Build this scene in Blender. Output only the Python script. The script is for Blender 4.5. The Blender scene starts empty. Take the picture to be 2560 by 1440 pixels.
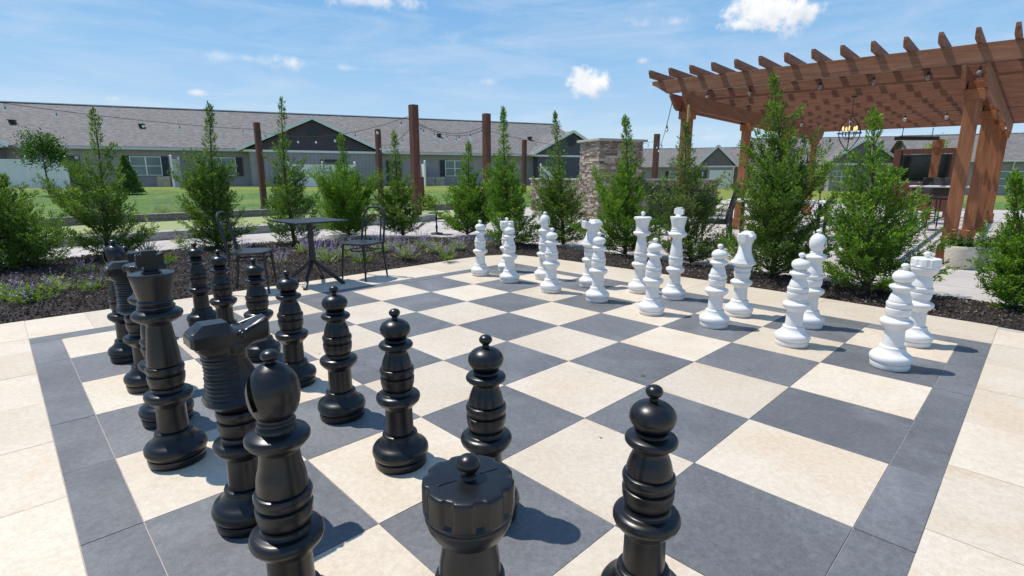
import bpy, bmesh, math, random
from mathutils import Vector, Matrix, noise
PI = math.pi
R = math.radians
random.seed(7)
sc = bpy.context.scene
col = sc.collection

# ------------------------------------------------------------------ camera
CZ = 1.24385
PITCH = -0.212027
ROLL = 0.0029545
F = 1300.6465
cd = bpy.data.cameras.new('camera')
cd.sensor_width = 36.0
cd.lens = 36.0 * F / 2560.0
cd.clip_start = 0.05
cd.clip_end = 3000
cam = bpy.data.objects.new('camera', cd)
col.objects.link(cam)
cam.matrix_world = Matrix.Translation((0, 0, CZ)) @ Matrix.Rotation(PI / 2 + PITCH, 4, 'X') @ Matrix.Rotation(ROLL, 4, 'Z')
sc.camera = cam
sc.render.resolution_x = 1024
sc.render.resolution_y = 576

# ------------------------------------------------------------------ light
SUN_AZ = 159.0      # world azimuth (counter-clockwise from +X)
SUN_EL = 64.5
sd = Vector((math.cos(R(SUN_AZ)) * math.cos(R(SUN_EL)), math.sin(R(SUN_AZ)) * math.cos(R(SUN_EL)), math.sin(R(SUN_EL))))
sl = bpy.data.lights.new('sun', 'SUN')
sl.energy = 4.3
sl.angle = R(0.53)
sl.color = (1.0, 0.95, 0.875)
sun = bpy.data.objects.new('sun', sl)
col.objects.link(sun)
sun.rotation_euler = sd.to_track_quat('Z', 'Y').to_euler()
sun.location = (0, 0, 30)
sc.view_settings.view_transform = 'Standard'
sc.view_settings.look = 'None'
sc.view_settings.gamma = 1
sc.view_settings.exposure = 0.12

# ------------------------------------------------------------------ frames
S = 0.61
YAW = 0.79284845
TH = PI / 2 - YAW
BC = (-0.22175981, -0.3147013)
cT, sT = math.cos(TH), math.sin(TH)


def B(u, v, z=0.0):
    """chess board units -> world metres"""
    x, y = u * S - BC[0], v * S - BC[1]
    return Vector((cT * x - sT * y, sT * x + cT * y, z))


MW = cam.matrix_world.copy()


def ray(px, py):
    return MW.to_3x3() @ Vector(((px - 1280) / F, (720 - py) / F, -1.0))


def G(px, py, z=0.0):
    d = ray(px, py)
    return Vector((0, 0, CZ)) + d * ((z - CZ) / d.z)


def at(px, py, D):
    d = ray(px, py)
    return Vector((0, 0, CZ)) + d * (D / d.y)


# ------------------------------------------------------------------ node helpers
def new_mat(name):
    m = bpy.data.materials.new(name)
    m.use_nodes = True
    nt = m.node_tree
    b = nt.nodes['Principled BSDF']
    return m, nt, b


def nd(nt, t, **k):
    n = nt.nodes.new(t)
    for a, v in k.items():
        setattr(n, a, v)
    return n


def ramp(nt, src, stops):
    r = nd(nt, 'ShaderNodeValToRGB')
    e = r.color_ramp.elements
    while len(e) > 1:
        e.remove(e[0])
    e[0].position = stops[0][0]
    e[0].color = (*stops[0][1], 1)
    for p, c in stops[1:]:
        q = e.new(p)
        q.color = (*c, 1)
    nt.links.new(src, r.inputs[0])
    return r.outputs[0]


def noise_tex(nt, scale, detail=4, rough=.55, vec=None, dist=0):
    n = nd(nt, 'ShaderNodeTexNoise')
    n.inputs['Scale'].default_value = scale
    n.inputs['Detail'].default_value = detail
    n.inputs['Roughness'].default_value = rough
    n.inputs['Distortion'].default_value = dist
    if vec is None:
        tc = nd(nt, 'ShaderNodeTexCoord')
        vec = tc.outputs['Object']
    nt.links.new(vec, n.inputs['Vector'])
    return n.outputs['Fac']


def mixc(nt, fac, a, b, mode='MIX'):
    m = nd(nt, 'ShaderNodeMix', data_type='RGBA', blend_type=mode)
    for s, v in ((m.inputs[0], fac), (m.inputs[6], a), (m.inputs[7], b)):
        if isinstance(v, (int, float)):
            s.default_value = v
        elif isinstance(v, tuple):
            s.default_value = (*v, 1)
        else:
            nt.links.new(v, s)
    return m.outputs[2]


def bump(nt, b, h, strength=.3, dist=.01):
    n = nd(nt, 'ShaderNodeBump')
    n.inputs['Strength'].default_value = strength
    n.inputs['Distance'].default_value = dist
    nt.links.new(h, n.inputs['Height'])
    nt.links.new(n.outputs[0], b.inputs['Normal'])


def mapping(nt, scale=(1, 1, 1), rot=(0, 0, 0), src='Object'):
    tc = nd(nt, 'ShaderNodeTexCoord')
    mp = nd(nt, 'ShaderNodeMapping')
    mp.inputs['Scale'].default_value = scale
    mp.inputs['Rotation'].default_value = rot
    nt.links.new(tc.outputs[src], mp.inputs['Vector'])
    return mp.outputs[0]


def island(nt):
    g = nd(nt, 'ShaderNodeNewGeometry')
    return g.outputs['Random Per Island']


def plain(name, c, rough=.5, var=.12, scale=8, bmp=0, metal=0, spec=.5):
    m, nt, b = new_mat(name)
    f = noise_tex(nt, scale, 5)
    lo = tuple(x * (1 - var) for x in c)
    hi = tuple(min(1, x * (1 + var)) for x in c)
    nt.links.new(ramp(nt, f, [(.3, lo), (.7, hi)]), b.inputs['Base Color'])
    b.inputs['Roughness'].default_value = rough
    b.inputs['Metallic'].default_value = metal
    b.inputs['Specular IOR Level'].default_value = spec
    if bmp:
        bump(nt, b, noise_tex(nt, scale * 6, 3), bmp, .004)
    return m


def tile_mat(name, lo, mid, hi, stain, rough):
    m, nt, b = new_mat(name)
    tc = nd(nt, 'ShaderNodeTexCoord')
    # every tile gets its own offset in the pattern
    isl = island(nt)
    ml = nd(nt, 'ShaderNodeMath', operation='MULTIPLY')
    ml.inputs[1].default_value = 40.0
    nt.links.new(isl, ml.inputs[0])
    ad = nd(nt, 'ShaderNodeVectorMath', operation='ADD')
    nt.links.new(tc.outputs['Object'], ad.inputs[0])
    cb = nd(nt, 'ShaderNodeCombineXYZ')
    nt.links.new(ml.outputs[0], cb.inputs[2])
    nt.links.new(cb.outputs[0], ad.inputs[1])
    v = ad.outputs[0]
    big = noise_tex(nt, 2.2, 4, .6, v, .6)
    c1 = ramp(nt, big, [(.30, lo), (.52, mid), (.72, hi)])
    st = noise_tex(nt, 1.1, 5, .62, v, 1.2)
    stf = ramp(nt, st, [(.50, (0, 0, 0)), (.72, (1, 1, 1))])
    c2 = mixc(nt, stf, c1, stain)
    fine = noise_tex(nt, 160, 2, .7, v)
    c3 = mixc(nt, .30, c2, ramp(nt, fine, [(.35, (.3, .3, .3)), (.65, (.72, .72, .72))]), 'SOFT_LIGHT')
    mid2 = noise_tex(nt, 38, 4, .75, v)
    c3 = mixc(nt, .40, c3, ramp(nt, mid2, [(.38, (.3, .3, .3)), (.62, (.7, .7, .7))]), 'SOFT_LIGHT')
    # per tile tone
    pt = ramp(nt, isl, [(0, (.89, .885, .88)), (.5, (.99, .99, .99)), (1, (1.06, 1.06, 1.06))])
    c4 = mixc(nt, 1.0, c3, pt, 'MULTIPLY')
    nt.links.new(c4, b.inputs['Base Color'])
    b.inputs['Roughness'].default_value = rough
    bump(nt, b, fine, .22, .002)
    return m


def wood_mat(name, dark, mid, light, axis=0, rough=.7, knots=True):
    m, nt, b = new_mat(name)
    sc_ = [9, 9, 9]
    sc_[axis] = .7
    v = mapping(nt, tuple(sc_))
    f = noise_tex(nt, 2.5, 6, .6, v, .8)
    c = ramp(nt, f, [(.28, dark), (.5, mid), (.75, light)])
    sc2 = [60, 60, 60]
    sc2[axis] = 1.6
    g = noise_tex(nt, 1.6, 3, .6, mapping(nt, tuple(sc2)))
    c = mixc(nt, .35, c, ramp(nt, g, [(.35, (.28, .28, .28)), (.65, (.7, .7, .7))]), 'SOFT_LIGHT')
    if knots:
        vo = nd(nt, 'ShaderNodeTexVoronoi')
        sc3 = [4.0, 4.0, 4.0]
        sc3[axis] = 1.5
        nt.links.new(mapping(nt, tuple(sc3)), vo.inputs['Vector'])
        vo.inputs['Scale'].default_value = 1.0
        k = ramp(nt, vo.outputs['Distance'], [(.03, (.25, .2, .2)), (.13, (1, 1, 1))])
        c = mixc(nt, .8, c, k, 'MULTIPLY')
    isl = island(nt)
    c = mixc(nt, 1.0, c, ramp(nt, isl, [(0, (.86, .84, .82)), (1, (1.1, 1.1, 1.1))]), 'MULTIPLY')
    nt.links.new(c, b.inputs['Base Color'])
    b.inputs['Roughness'].default_value = rough
    bump(nt, b, g, .25, .003)
    return m


def leaf_mat(name, dark, mid, light, trans=.35, clump=3.0):
    m, nt, b = new_mat(name)
    isl = island(nt)
    n1 = noise_tex(nt, clump, 2, .5)
    mm = nd(nt, 'ShaderNodeMath', operation='MULTIPLY_ADD')
    nt.links.new(isl, mm.inputs[0])
    mm.inputs[1].default_value = .45
    sb = nd(nt, 'ShaderNodeMath', operation='MULTIPLY')
    nt.links.new(n1, sb.inputs[0])
    sb.inputs[1].default_value = .60
    nt.links.new(sb.outputs[0], mm.inputs[2])
    c = ramp(nt, mm.outputs[0], [(.2, dark), (.5, mid), (.85, light)])
    nt.links.new(c, b.inputs['Base Color'])
    b.inputs['Roughness'].default_value = .6
    b.inputs['Specular IOR Level'].default_value = .3
    tr = nd(nt, 'ShaderNodeBsdfTranslucent')
    c2 = mixc(nt, 1.0, c, (1.25, 1.35, .55), 'MULTIPLY')
    nt.links.new(c2, tr.inputs['Color'])
    mx = nd(nt, 'ShaderNodeMixShader')
    mx.inputs[0].default_value = trans
    nt.links.new(b.outputs[0], mx.inputs[1])
    nt.links.new(tr.outputs[0], mx.inputs[2])
    nt.links.new(mx.outputs[0], nt.nodes['Material Output'].inputs['Surface'])
    return m


M = {}
M['tile_light'] = tile_mat('cream_porcelain', (.575, .485, .375), (.61, .53, .42), (.635, .56, .46), (.59, .47, .34), .55)
M['tile_dark'] = tile_mat('slate_porcelain', (.110, .112, .120), (.138, .141, .149), (.165, .169, .177), (.188, .193, .201), .55)
M['grout'] = plain('grout', (.42, .39, .35), .9, .1, 20)
m, nt, b = new_mat('concrete')
f = noise_tex(nt, 1.3, 6, .6)
c = ramp(nt, f, [(.3, (.40, .36, .33)), (.7, (.55, .51, .47))])
br = nd(nt, 'ShaderNodeTexBrick')
br.inputs['Scale'].default_value = 1.0
br.inputs['Color1'].default_value = (1, 1, 1, 1)
br.inputs['Color2'].default_value = (.93, .92, .91, 1)
br.inputs['Mortar'].default_value = (.55, .52, .5, 1)
br.inputs['Mortar Size'].default_value = .012
br.inputs['Brick Width'].default_value = 1.22
br.inputs['Row Height'].default_value = .92
br.offset = .5
nt.links.new(mapping(nt, (1, 1, 1), (0, 0, -TH)), br.inputs['Vector'])
c = mixc(nt, 1.0, c, br.outputs['Color'], 'MULTIPLY')
nt.links.new(c, b.inputs['Base Color'])
b.inputs['Roughness'].default_value = .85
bump(nt, b, noise_tex(nt, 60, 4), .25, .004)
M['concrete'] = m
M['kerb'] = plain('kerb_concrete', (.36, .33, .30), .85, .25, 3, .3)
M['soil'] = plain('mulch_soil', (.022, .015, .012), .95, .5, 14, .6)
m, nt, b = new_mat('bark_chips')
nt.links.new(ramp(nt, island(nt), [(0, (.014, .010, .008)), (.5, (.048, .034, .026)), (.8, (.100, .074, .058)), (1, (.28, .22, .18))]), b.inputs['Base Color'])
b.inputs['Roughness'].default_value = .9
M['bark'] = m
m, nt, b = new_mat('lawn_grass')
f = noise_tex(nt, .35, 5, .6)
c = ramp(nt, f, [(.3, (.055, .125, .014)), (.55, (.095, .175, .020)), (.75, (.16, .215, .032))])
f2 = noise_tex(nt, 14, 5, .8)
f3 = noise_tex(nt, 2.2, 5, .7)
c = mixc(nt, .8, c, ramp(nt, f3, [(.35, (.3, .3, .3)), (.65, (.7, .7, .7))]), 'OVERLAY')
c = mixc(nt, .85, c, ramp(nt, f2, [(.38, (.15, .15, .15)), (.62, (.85, .85, .85))]), 'OVERLAY')
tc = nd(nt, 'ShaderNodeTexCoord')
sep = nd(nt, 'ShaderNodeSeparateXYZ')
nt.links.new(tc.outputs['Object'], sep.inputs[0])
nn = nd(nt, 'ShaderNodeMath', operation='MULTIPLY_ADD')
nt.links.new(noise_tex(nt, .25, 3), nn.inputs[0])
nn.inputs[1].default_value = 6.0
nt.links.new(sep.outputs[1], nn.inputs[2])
# grass colour shifts to yellow close to the house
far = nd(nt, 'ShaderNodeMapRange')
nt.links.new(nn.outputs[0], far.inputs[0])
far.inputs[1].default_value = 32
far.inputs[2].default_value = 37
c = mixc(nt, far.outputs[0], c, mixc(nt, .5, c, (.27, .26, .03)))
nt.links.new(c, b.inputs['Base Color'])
b.inputs['Roughness'].default_value = .9
bump(nt, b, f2, .8, .05)
M['lawn'] = m
M['turf'] = plain('court_turf', (.27, .30, .12), .9, .06, 30, .2)
M['black_plastic'] = plain('black_plastic', (.005, .0053, .0065), .30, .1, 5, 0, 0, .5)
M['white_plastic'] = plain('white_plastic', (.74, .73, .72), .38, .015, 3, 0)
for k in ('black_plastic',):
    nt = M[k].node_tree
    b = nt.nodes['Principled BSDF']
    rr = ramp(nt, noise_tex(nt, 6, 5, .7), [(.35, (.28, .28, .28)), (.7, (.38, .38, .38))])
    nt.links.new(rr, b.inputs['Roughness'])
# the white plastic carries a little yellowing and grime low down
nt = M['white_plastic'].node_tree
b = nt.nodes['Principled BSDF']
tc = nd(nt, 'ShaderNodeTexCoord')
sep = nd(nt, 'ShaderNodeSeparateXYZ')
nt.links.new(tc.outputs['Object'], sep.inputs[0])
gn = nd(nt, 'ShaderNodeMath', operation='MULTIPLY_ADD')
nt.links.new(noise_tex(nt, 22, 5, .7), gn.inputs[0])
gn.inputs[1].default_value = .06
nt.links.new(sep.outputs[2], gn.inputs[2])
gr = ramp(nt, gn.outputs[0], [(.03, (.50, .46, .40)), (.052, (1, 1, 1))])
yl = ramp(nt, noise_tex(nt, 9, 5, .7), [(.35, (.73, .71, .675)), (.6, (.75, .745, .74))])
nt.links.new(mixc(nt, .7, yl, gr, 'MULTIPLY'), b.inputs['Base Color'])
# the black plastic: dust film in patches
nt = M['black_plastic'].node_tree
b = nt.nodes['Principled BSDF']
dst = ramp(nt, noise_tex(nt, 7, 6, .75), [(.48, (.0045, .005, .0065)), (.78, (.014, .014, .014))])
sp = ramp(nt, noise_tex(nt, 120, 2, .6), [(.72, (0, 0, 0)), (.76, (1, 1, 1))])
nt.links.new(mixc(nt, mixc(nt, 1.0, sp, (.5, .5, .5), 'MULTIPLY'), dst, (.09, .085, .08)), b.inputs['Base Color'])
M['black_metal'] = plain('black_powder_coat', (.014, .015, .018), .42, .1, 12)
M['cedar'] = wood_mat('cedar_stain', (.185, .076, .042), (.285, .124, .070), (.375, .18, .105), 0)
M['cedar_z'] = wood_mat('cedar_stain_upright', (.21, .076, .032), (.34, .128, .052), (.44, .19, .085), 2)
M['cedar_y'] = wood_mat('cedar_stain_cross', (.185, .076, .042), (.285, .124, .070), (.375, .18, .105), 1)
M['post_wood'] = wood_mat('post_stain', (.075, .026, .016), (.125, .043, .025), (.175, .065, .038), 2, .65, False)
M['timber'] = wood_mat('weathered_timber', (.10, .085, .075), (.20, .175, .16), (.36, .33, .30), 0, .9, False)
M['white_vinyl'] = plain('white_vinyl', (.84, .80, .81), .45, .03, 3)
M['trim'] = plain('white_trim', (.80, .77, .77), .5, .04, 3)
M['gutter'] = plain('pale_gutter', (.60, .60, .62), .5, .05, 3)
M['glass'] = plain('window_glass', (.16, .22, .21), .12, .25, .6)
M['glass_dark'] = plain('window_glass_dark', (.055, .075, .08), .1, .3, .8)
M['shutter'] = plain('dark_shutter', (.030, .032, .045), .6, .1, 5)
M['screen'] = plain('tv_screen', (.004, .006, .006), .08, .3, 1)
M['bamboo'] = plain('bamboo_cane', (.50, .37, .17), .6, .2, 12)
M['bark_wood'] = plain('shrub_bark', (.10, .065, .042), .9, .35, 30, .3)
M['needle'] = leaf_mat('juniper_green', (.030, .072, .020), (.080, .155, .030), (.17, .26, .045))
M['needle_bright'] = leaf_mat('arborvitae_green', (.026, .080, .012), (.085, .180, .020), (.20, .34, .040))
M['needle_grey'] = leaf_mat('cedar_grey_green', (.040, .068, .036), (.085, .125, .062), (.18, .235, .10))
M['fresh'] = leaf_mat('new_growth_green', (.065, .135, .022), (.150, .245, .036), (.30, .40, .07), .4)
M['fresh_bright'] = leaf_mat('new_growth_bright', (.060, .150, .014), (.15, .29, .030), (.34, .46, .06), .4)
M['leaf'] = leaf_mat('broad_leaf_green', (.02, .06, .012), (.05, .12, .02), (.12, .22, .04))
M['leaf_lime'] = leaf_mat('lime_leaf', (.08, .15, .015), (.16, .26, .025), (.30, .40, .05))
M['sage'] = leaf_mat('sage_leaf', (.17, .23, .085), (.34, .41, .16), (.56, .60, .30))
M['petal'] = leaf_mat('sage_flower', (.20, .15, .33), (.36, .28, .52), (.55, .46, .70), .25)
M['yellow'] = leaf_mat('yellow_petal', (.55, .30, .02), (.75, .45, .02), (.85, .60, .04), .2)


def siding(name, c, rows=True, period=.15):
    m, nt, b = new_mat(name)
    tc = nd(nt, 'ShaderNodeTexCoord')
    sep = nd(nt, 'ShaderNodeSeparateXYZ')
    nt.links.new(tc.outputs['Object'], sep.inputs[0])
    w = nd(nt, 'ShaderNodeMath', operation='MULTIPLY')
    w.inputs[1].default_value = 1 / period
    nt.links.new(sep.outputs[2 if rows else 0], w.inputs[0])
    fr = nd(nt, 'ShaderNodeMath', operation='FRACT')
    nt.links.new(w.outputs[0], fr.inputs[0])
    g = ramp(nt, fr.outputs[0], [(0, (.62, .62, .62)), (.10, (1, 1, 1)), (.9, (.96, .96, .96)), (1, (.62, .62, .62))])
    f = ramp(nt, noise_tex(nt, 2, 4), [(.3, tuple(x * .9 for x in c)), (.7, tuple(x * 1.1 for x in c))])
    nt.links.new(mixc(nt, 1.0, f, g, 'MULTIPLY'), b.inputs['Base Color'])
    b.inputs['Roughness'].default_value = .7
    bump(nt, b, fr.outputs[0], .4, .01)
    return m


M['siding'] = siding('grey_lap_siding', (.34, .305, .32))
M['batten'] = siding('grey_board_siding', (.32, .295, .31), False, .3)
M['siding_brown'] = siding('brown_lap_siding', (.075, .052, .072))
M['siding_slate'] = siding('slate_lap_siding', (.095, .092, .12))
M['siding_taupe'] = siding('taupe_lap_siding', (.20, .165, .17), True, .2)
m, nt, b = new_mat('roof_shingles')
br = nd(nt, 'ShaderNodeTexBrick')
br.inputs['Scale'].default_value = 1.0
br.inputs['Color1'].default_value = (.125, .118, .116, 1)
br.inputs['Color2'].default_value = (.205, .195, .190, 1)
br.inputs['Mortar'].default_value = (.14, .12, .11, 1)
br.inputs['Mortar Size'].default_value = .01
br.inputs['Brick Width'].default_value = .30
br.inputs['Row Height'].default_value = .15
nt.links.new(mapping(nt, (1, 1, 1)), br.inputs['Vector'])
c = mixc(nt, .5, br.outputs['Color'], ramp(nt, noise_tex(nt, 3.5, 6, .75), [(.35, (.28, .27, .27)), (.65, (.72, .72, .72))]), 'OVERLAY')
nt.links.new(c, b.inputs['Base Color'])
b.inputs['Roughness'].default_value = .92
M['shingle'] = m
m, nt, b = new_mat('stacked_stone')
br = nd(nt, 'ShaderNodeTexBrick')
br.inputs['Scale'].default_value = 1.0
br.inputs['Color1'].default_value = (.30, .22, .19, 1)
br.inputs['Color2'].default_value = (.50, .42, .37, 1)
br.inputs['Mortar'].default_value = (.10, .08, .075, 1)
br.inputs['Mortar Size'].default_value = .006
br.inputs['Brick Width'].default_value = .26
br.inputs['Row Height'].default_value = .075
br.offset = .37
tc = nd(nt, 'ShaderNodeTexCoord')
sep = nd(nt, 'ShaderNodeSeparateXYZ')
nt.links.new(tc.outputs['Object'], sep.inputs[0])
ad = nd(nt, 'ShaderNodeMath', operation='ADD')
nt.links.new(sep.outputs[0], ad.inputs[0])
nt.links.new(sep.outputs[1], ad.inputs[1])
cb = nd(nt, 'ShaderNodeCombineXYZ')
nt.links.new(ad.outputs[0], cb.inputs[0])
nt.links.new(sep.outputs[2], cb.inputs[1])
nt.links.new(cb.outputs[0], br.inputs['Vector'])
c = mixc(nt, .5, br.outputs['Color'], ramp(nt, noise_tex(nt, 9, 5, .7), [(.3, (.25, .22, .2)), (.7, (.8, .8, .8))]), 'OVERLAY')
nt.links.new(c, b.inputs['Base Color'])
b.inputs['Roughness'].default_value = .9
M['stone'] = m
M['cap'] = plain('stone_cap', (.42, .40, .36), .8, .12, 4, .2)
m, nt, b = new_mat('clear_bulb_glass')
b.inputs['Base Color'].default_value = (.9, .92, .95, 1)
b.inputs['Roughness'].default_value = .05
b.inputs['Transmission Weight'].default_value = .75
M['bulb_glass'] = m
m, nt, b = new_mat('lit_lamp')
b.inputs['Base Color'].default_value = (1, .8, .4, 1)
b.inputs['Emission Color'].default_value = (1.0, .66, .22, 1)
b.inputs['Emission Strength'].default_value = .9
M['lamp'] = m
m, nt, b = new_mat('woven_resin')
ck = nd(nt, 'ShaderNodeTexBrick')
ck.inputs['Scale'].default_value = 1.0
ck.inputs['Color1'].default_value = (.62, .57, .47, 1)
ck.inputs['Color2'].default_value = (.72, .67, .57, 1)
ck.inputs['Mortar'].default_value = (.42, .37, .29, 1)
ck.inputs['Mortar Size'].default_value = .0025
ck.inputs['Brick Width'].default_value = .035
ck.inputs['Row Height'].default_value = .018
tc = nd(nt, 'ShaderNodeTexCoord')
gr = nd(nt, 'ShaderNodeSeparateXYZ')
nt.links.new(tc.outputs['Object'], gr.inputs[0])
a2 = nd(nt, 'ShaderNodeMath', operation='ARCTAN2')
nt.links.new(gr.outputs[0], a2.inputs[0])
nt.links.new(gr.outputs[1], a2.inputs[1])
a3 = nd(nt, 'ShaderNodeMath', operation='MULTIPLY')
a3.inputs[1].default_value = .17
nt.links.new(a2.outputs[0], a3.inputs[0])
cb = nd(nt, 'ShaderNodeCombineXYZ')
nt.links.new(a3.outputs[0], cb.inputs[0])
nt.links.new(gr.outputs[2], cb.inputs[1])
nt.links.new(cb.outputs[0], ck.inputs['Vector'])
nt.links.new(ck.outputs['Color'], b.inputs['Base Color'])
b.inputs['Roughness'].default_value = .6
M['woven'] = m
M['sling'] = plain('dark_sling', (.035, .034, .036), .7, .15, 30)
M['rust'] = plain('rust_leaf', (.30, .09, .05), .8, .2, 8)
M['leafbits'] = plain('dry_leaf', (.20, .15, .07), .8, .3, 9)


# ------------------------------------------------------------------ mesh builder
class MB:
    def __init__(s):
        s.v, s.f, s.m = [], [], []
        s.mi = 0

    def add(s, vs, fs):
        o = len(s.v)
        s.v += [Vector(p) for p in vs]
        s.f += [tuple(i + o for i in q) for q in fs]
        s.m += [s.mi] * len(fs)

    def box(s, c, d, ax=None):
        c = Vector(c)
        ax = ax or (Vector((1, 0, 0)), Vector((0, 1, 0)), Vector((0, 0, 1)))
        vs = []
        for k in (-.5, .5):
            for j in (-.5, .5):
                for i in (-.5, .5):
                    vs.append(c + ax[0] * (i * d[0]) + ax[1] * (j * d[1]) + ax[2] * (k * d[2]))
        s.add(vs, [(0, 2, 3, 1), (4, 5, 7, 6), (0, 1, 5, 4), (2, 6, 7, 3), (0, 4, 6, 2), (1, 3, 7, 5)])

    def beam(s, a, b, w, h, up=(0, 0, 1)):
        a, b = Vector(a), Vector(b)
        x = (b - a)
        L = x.length
        x.normalize()
        y = Vector(up).cross(x)
        if y.length < 1e-4:
            y = Vector((0, 1, 0)).cross(x)
        y.normalize()
        z = x.cross(y)
        s.box((a + b) / 2, (L, w, h), (x, y, z))

    def prism(s, poly, a, ax, t):
        """poly in (p,q) plane spanned by ax[0], ax[1]; extruded +-t/2 along ax[2]"""
        n = len(poly)
        a = Vector(a)
        vs = [a + ax[0] * p + ax[1] * q - ax[2] * (t / 2) for p, q in poly] + [a + ax[0] * p + ax[1] * q + ax[2] * (t / 2) for p, q in poly]
        fs = [tuple(range(n))[::-1], tuple(range(n, 2 * n))] + [(i, (i + 1) % n, n + (i + 1) % n, n + i) for i in range(n)]
        s.add(vs, fs)

    def tube(s, pts, r, n=8, cap=True):
        pts = [Vector(p) for p in pts]
        if not isinstance(r, (list, tuple)):
            r = [r] * len(pts)
        vs, fs = [], []
        prev = None
        for i, p in enumerate(pts):
            t = (pts[min(i + 1, len(pts) - 1)] - pts[max(i - 1, 0)])
            if t.length < 1e-9:
                t = Vector((0, 0, 1))
            t.normalize()
            if prev is None:
                a = t.orthogonal().normalized()
            else:
                a = (prev - t * prev.dot(t))
                a = a.normalized() if a.length > 1e-6 else t.orthogonal().normalized()
            prev = a
            bb = t.cross(a)
            for k in range(n):
                th = 2 * PI * k / n
                vs.append(p + (a * math.cos(th) + bb * math.sin(th)) * r[i])
        for i in range(len(pts) - 1):
            for k in range(n):
                k2 = (k + 1) % n
                fs.append((i * n + k, i * n + k2, (i + 1) * n + k2, (i + 1) * n + k))
        if cap:
            fs.append(tuple(range(n))[::-1])
            o = (len(pts) - 1) * n
            fs.append(tuple(range(o, o + n)))
        s.add(vs, fs)

    def lathe(s, prof, n=40, c=(0, 0, 0), fn=None):
        c = Vector(c)
        vs, fs = [], []
        for r, z in prof:
            for k in range(n):
                th = 2 * PI * k / n
                rr = r if fn is None else fn(r, z, th)
                vs.append(c + Vector((rr * math.cos(th), rr * math.sin(th), z)))
        for i in range(len(prof) - 1):
            for k in range(n):
                k2 = (k + 1) % n
                fs.append((i * n + k, i * n + k2, (i + 1) * n + k2, (i + 1) * n + k))
        fs.append(tuple(range(n))[::-1])
        o = (len(prof) - 1) * n
        fs.append(tuple(range(o, o + n)))
        s.add(vs, fs)

    def sphere(s, c, r, n=16, m=10):
        rx, ry, rz = r if isinstance(r, (tuple, list)) else (r, r, r)
        c = Vector(c)
        vs, fs = [], []
        vs.append(c + Vector((0, 0, -rz)))
        for i in range(1, m):
            ph = -PI / 2 + PI * i / m
            for k in range(n):
                th = 2 * PI * k / n
                vs.append(c + Vector((rx * math.cos(ph) * math.cos(th), ry * math.cos(ph) * math.sin(th), rz * math.sin(ph))))
        vs.append(c + Vector((0, 0, rz)))
        for k in range(n):
            fs.append((0, 1 + (k + 1) % n, 1 + k))
        for i in range(m - 2):
            for k in range(n):
                a = 1 + i * n + k
                b_ = 1 + i * n + (k + 1) % n
                fs.append((a, b_, b_ + n, a + n))
        t = len(vs) - 1
        o = 1 + (m - 2) * n
        for k in range(n):
            fs.append((o + k, o + (k + 1) % n, t))
        s.add(vs, fs)

    def build(s, name, mats, parent=None, smooth=False, org=None, sharp=35, bevel=0):
        if not isinstance(mats, (list, tuple)):
            mats = [mats]
        me = bpy.data.meshes.new(name)
        if parent is not None and org is None:
            off = Vector((0, 0, 0))
        else:
            off = Vector(org) if org is not None else Vector((0, 0, 0))
        me.from_pydata([tuple(p - off) for p in s.v], [], s.f)
        for mt in mats:
            me.materials.append(mt)
        me.polygons.foreach_set('material_index', s.m)
        if smooth:
            me.polygons.foreach_set('use_smooth', [True] * len(me.polygons))
            if sharp < 180:
                me.set_sharp_from_angle(angle=R(sharp))
        me.update()
        o = bpy.data.objects.new(name, me)
        col.objects.link(o)
        if parent is not None:
            o.parent = parent
            if org is not None:
                o.matrix_parent_inverse = Matrix()
        elif org is not None:
            o.location = org
        if bevel:
            bv = o.modifiers.new('edge', 'BEVEL')
            bv.width = bevel
            bv.segments = 2
            bv.limit_method = 'ANGLE'
        return o


def tag(o, label=None, cat=None, group=None, kind=None):
    if label:
        o['label'] = label
    if cat:
        o['category'] = cat
    if group:
        o['group'] = group
    if kind:
        o['kind'] = kind
    return o


def thing(name, loc, label, cat, group=None, rz=0.0):
    o = bpy.data.objects.new(name, None)
    o.empty_display_size = .1
    col.objects.link(o)
    o.location = loc
    o.rotation_euler = (0, 0, rz)
    return tag(o, label, cat, group)


def dup(root, loc, rz, label, group=None):
    r = root.copy()
    col.objects.link(r)
    r.location = loc
    r.rotation_euler = (0, 0, rz)
    r['label'] = label
    if group:
        r['group'] = group
    for ch in list(root.children):
        c_ = ch.copy()
        col.objects.link(c_)
        c_.parent = r
        for g_ in ch.children:
            d_ = g_.copy()
            col.objects.link(d_)
            d_.parent = c_
    return r


def struct(o):
    o['kind'] = 'structure'
    return o



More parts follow.
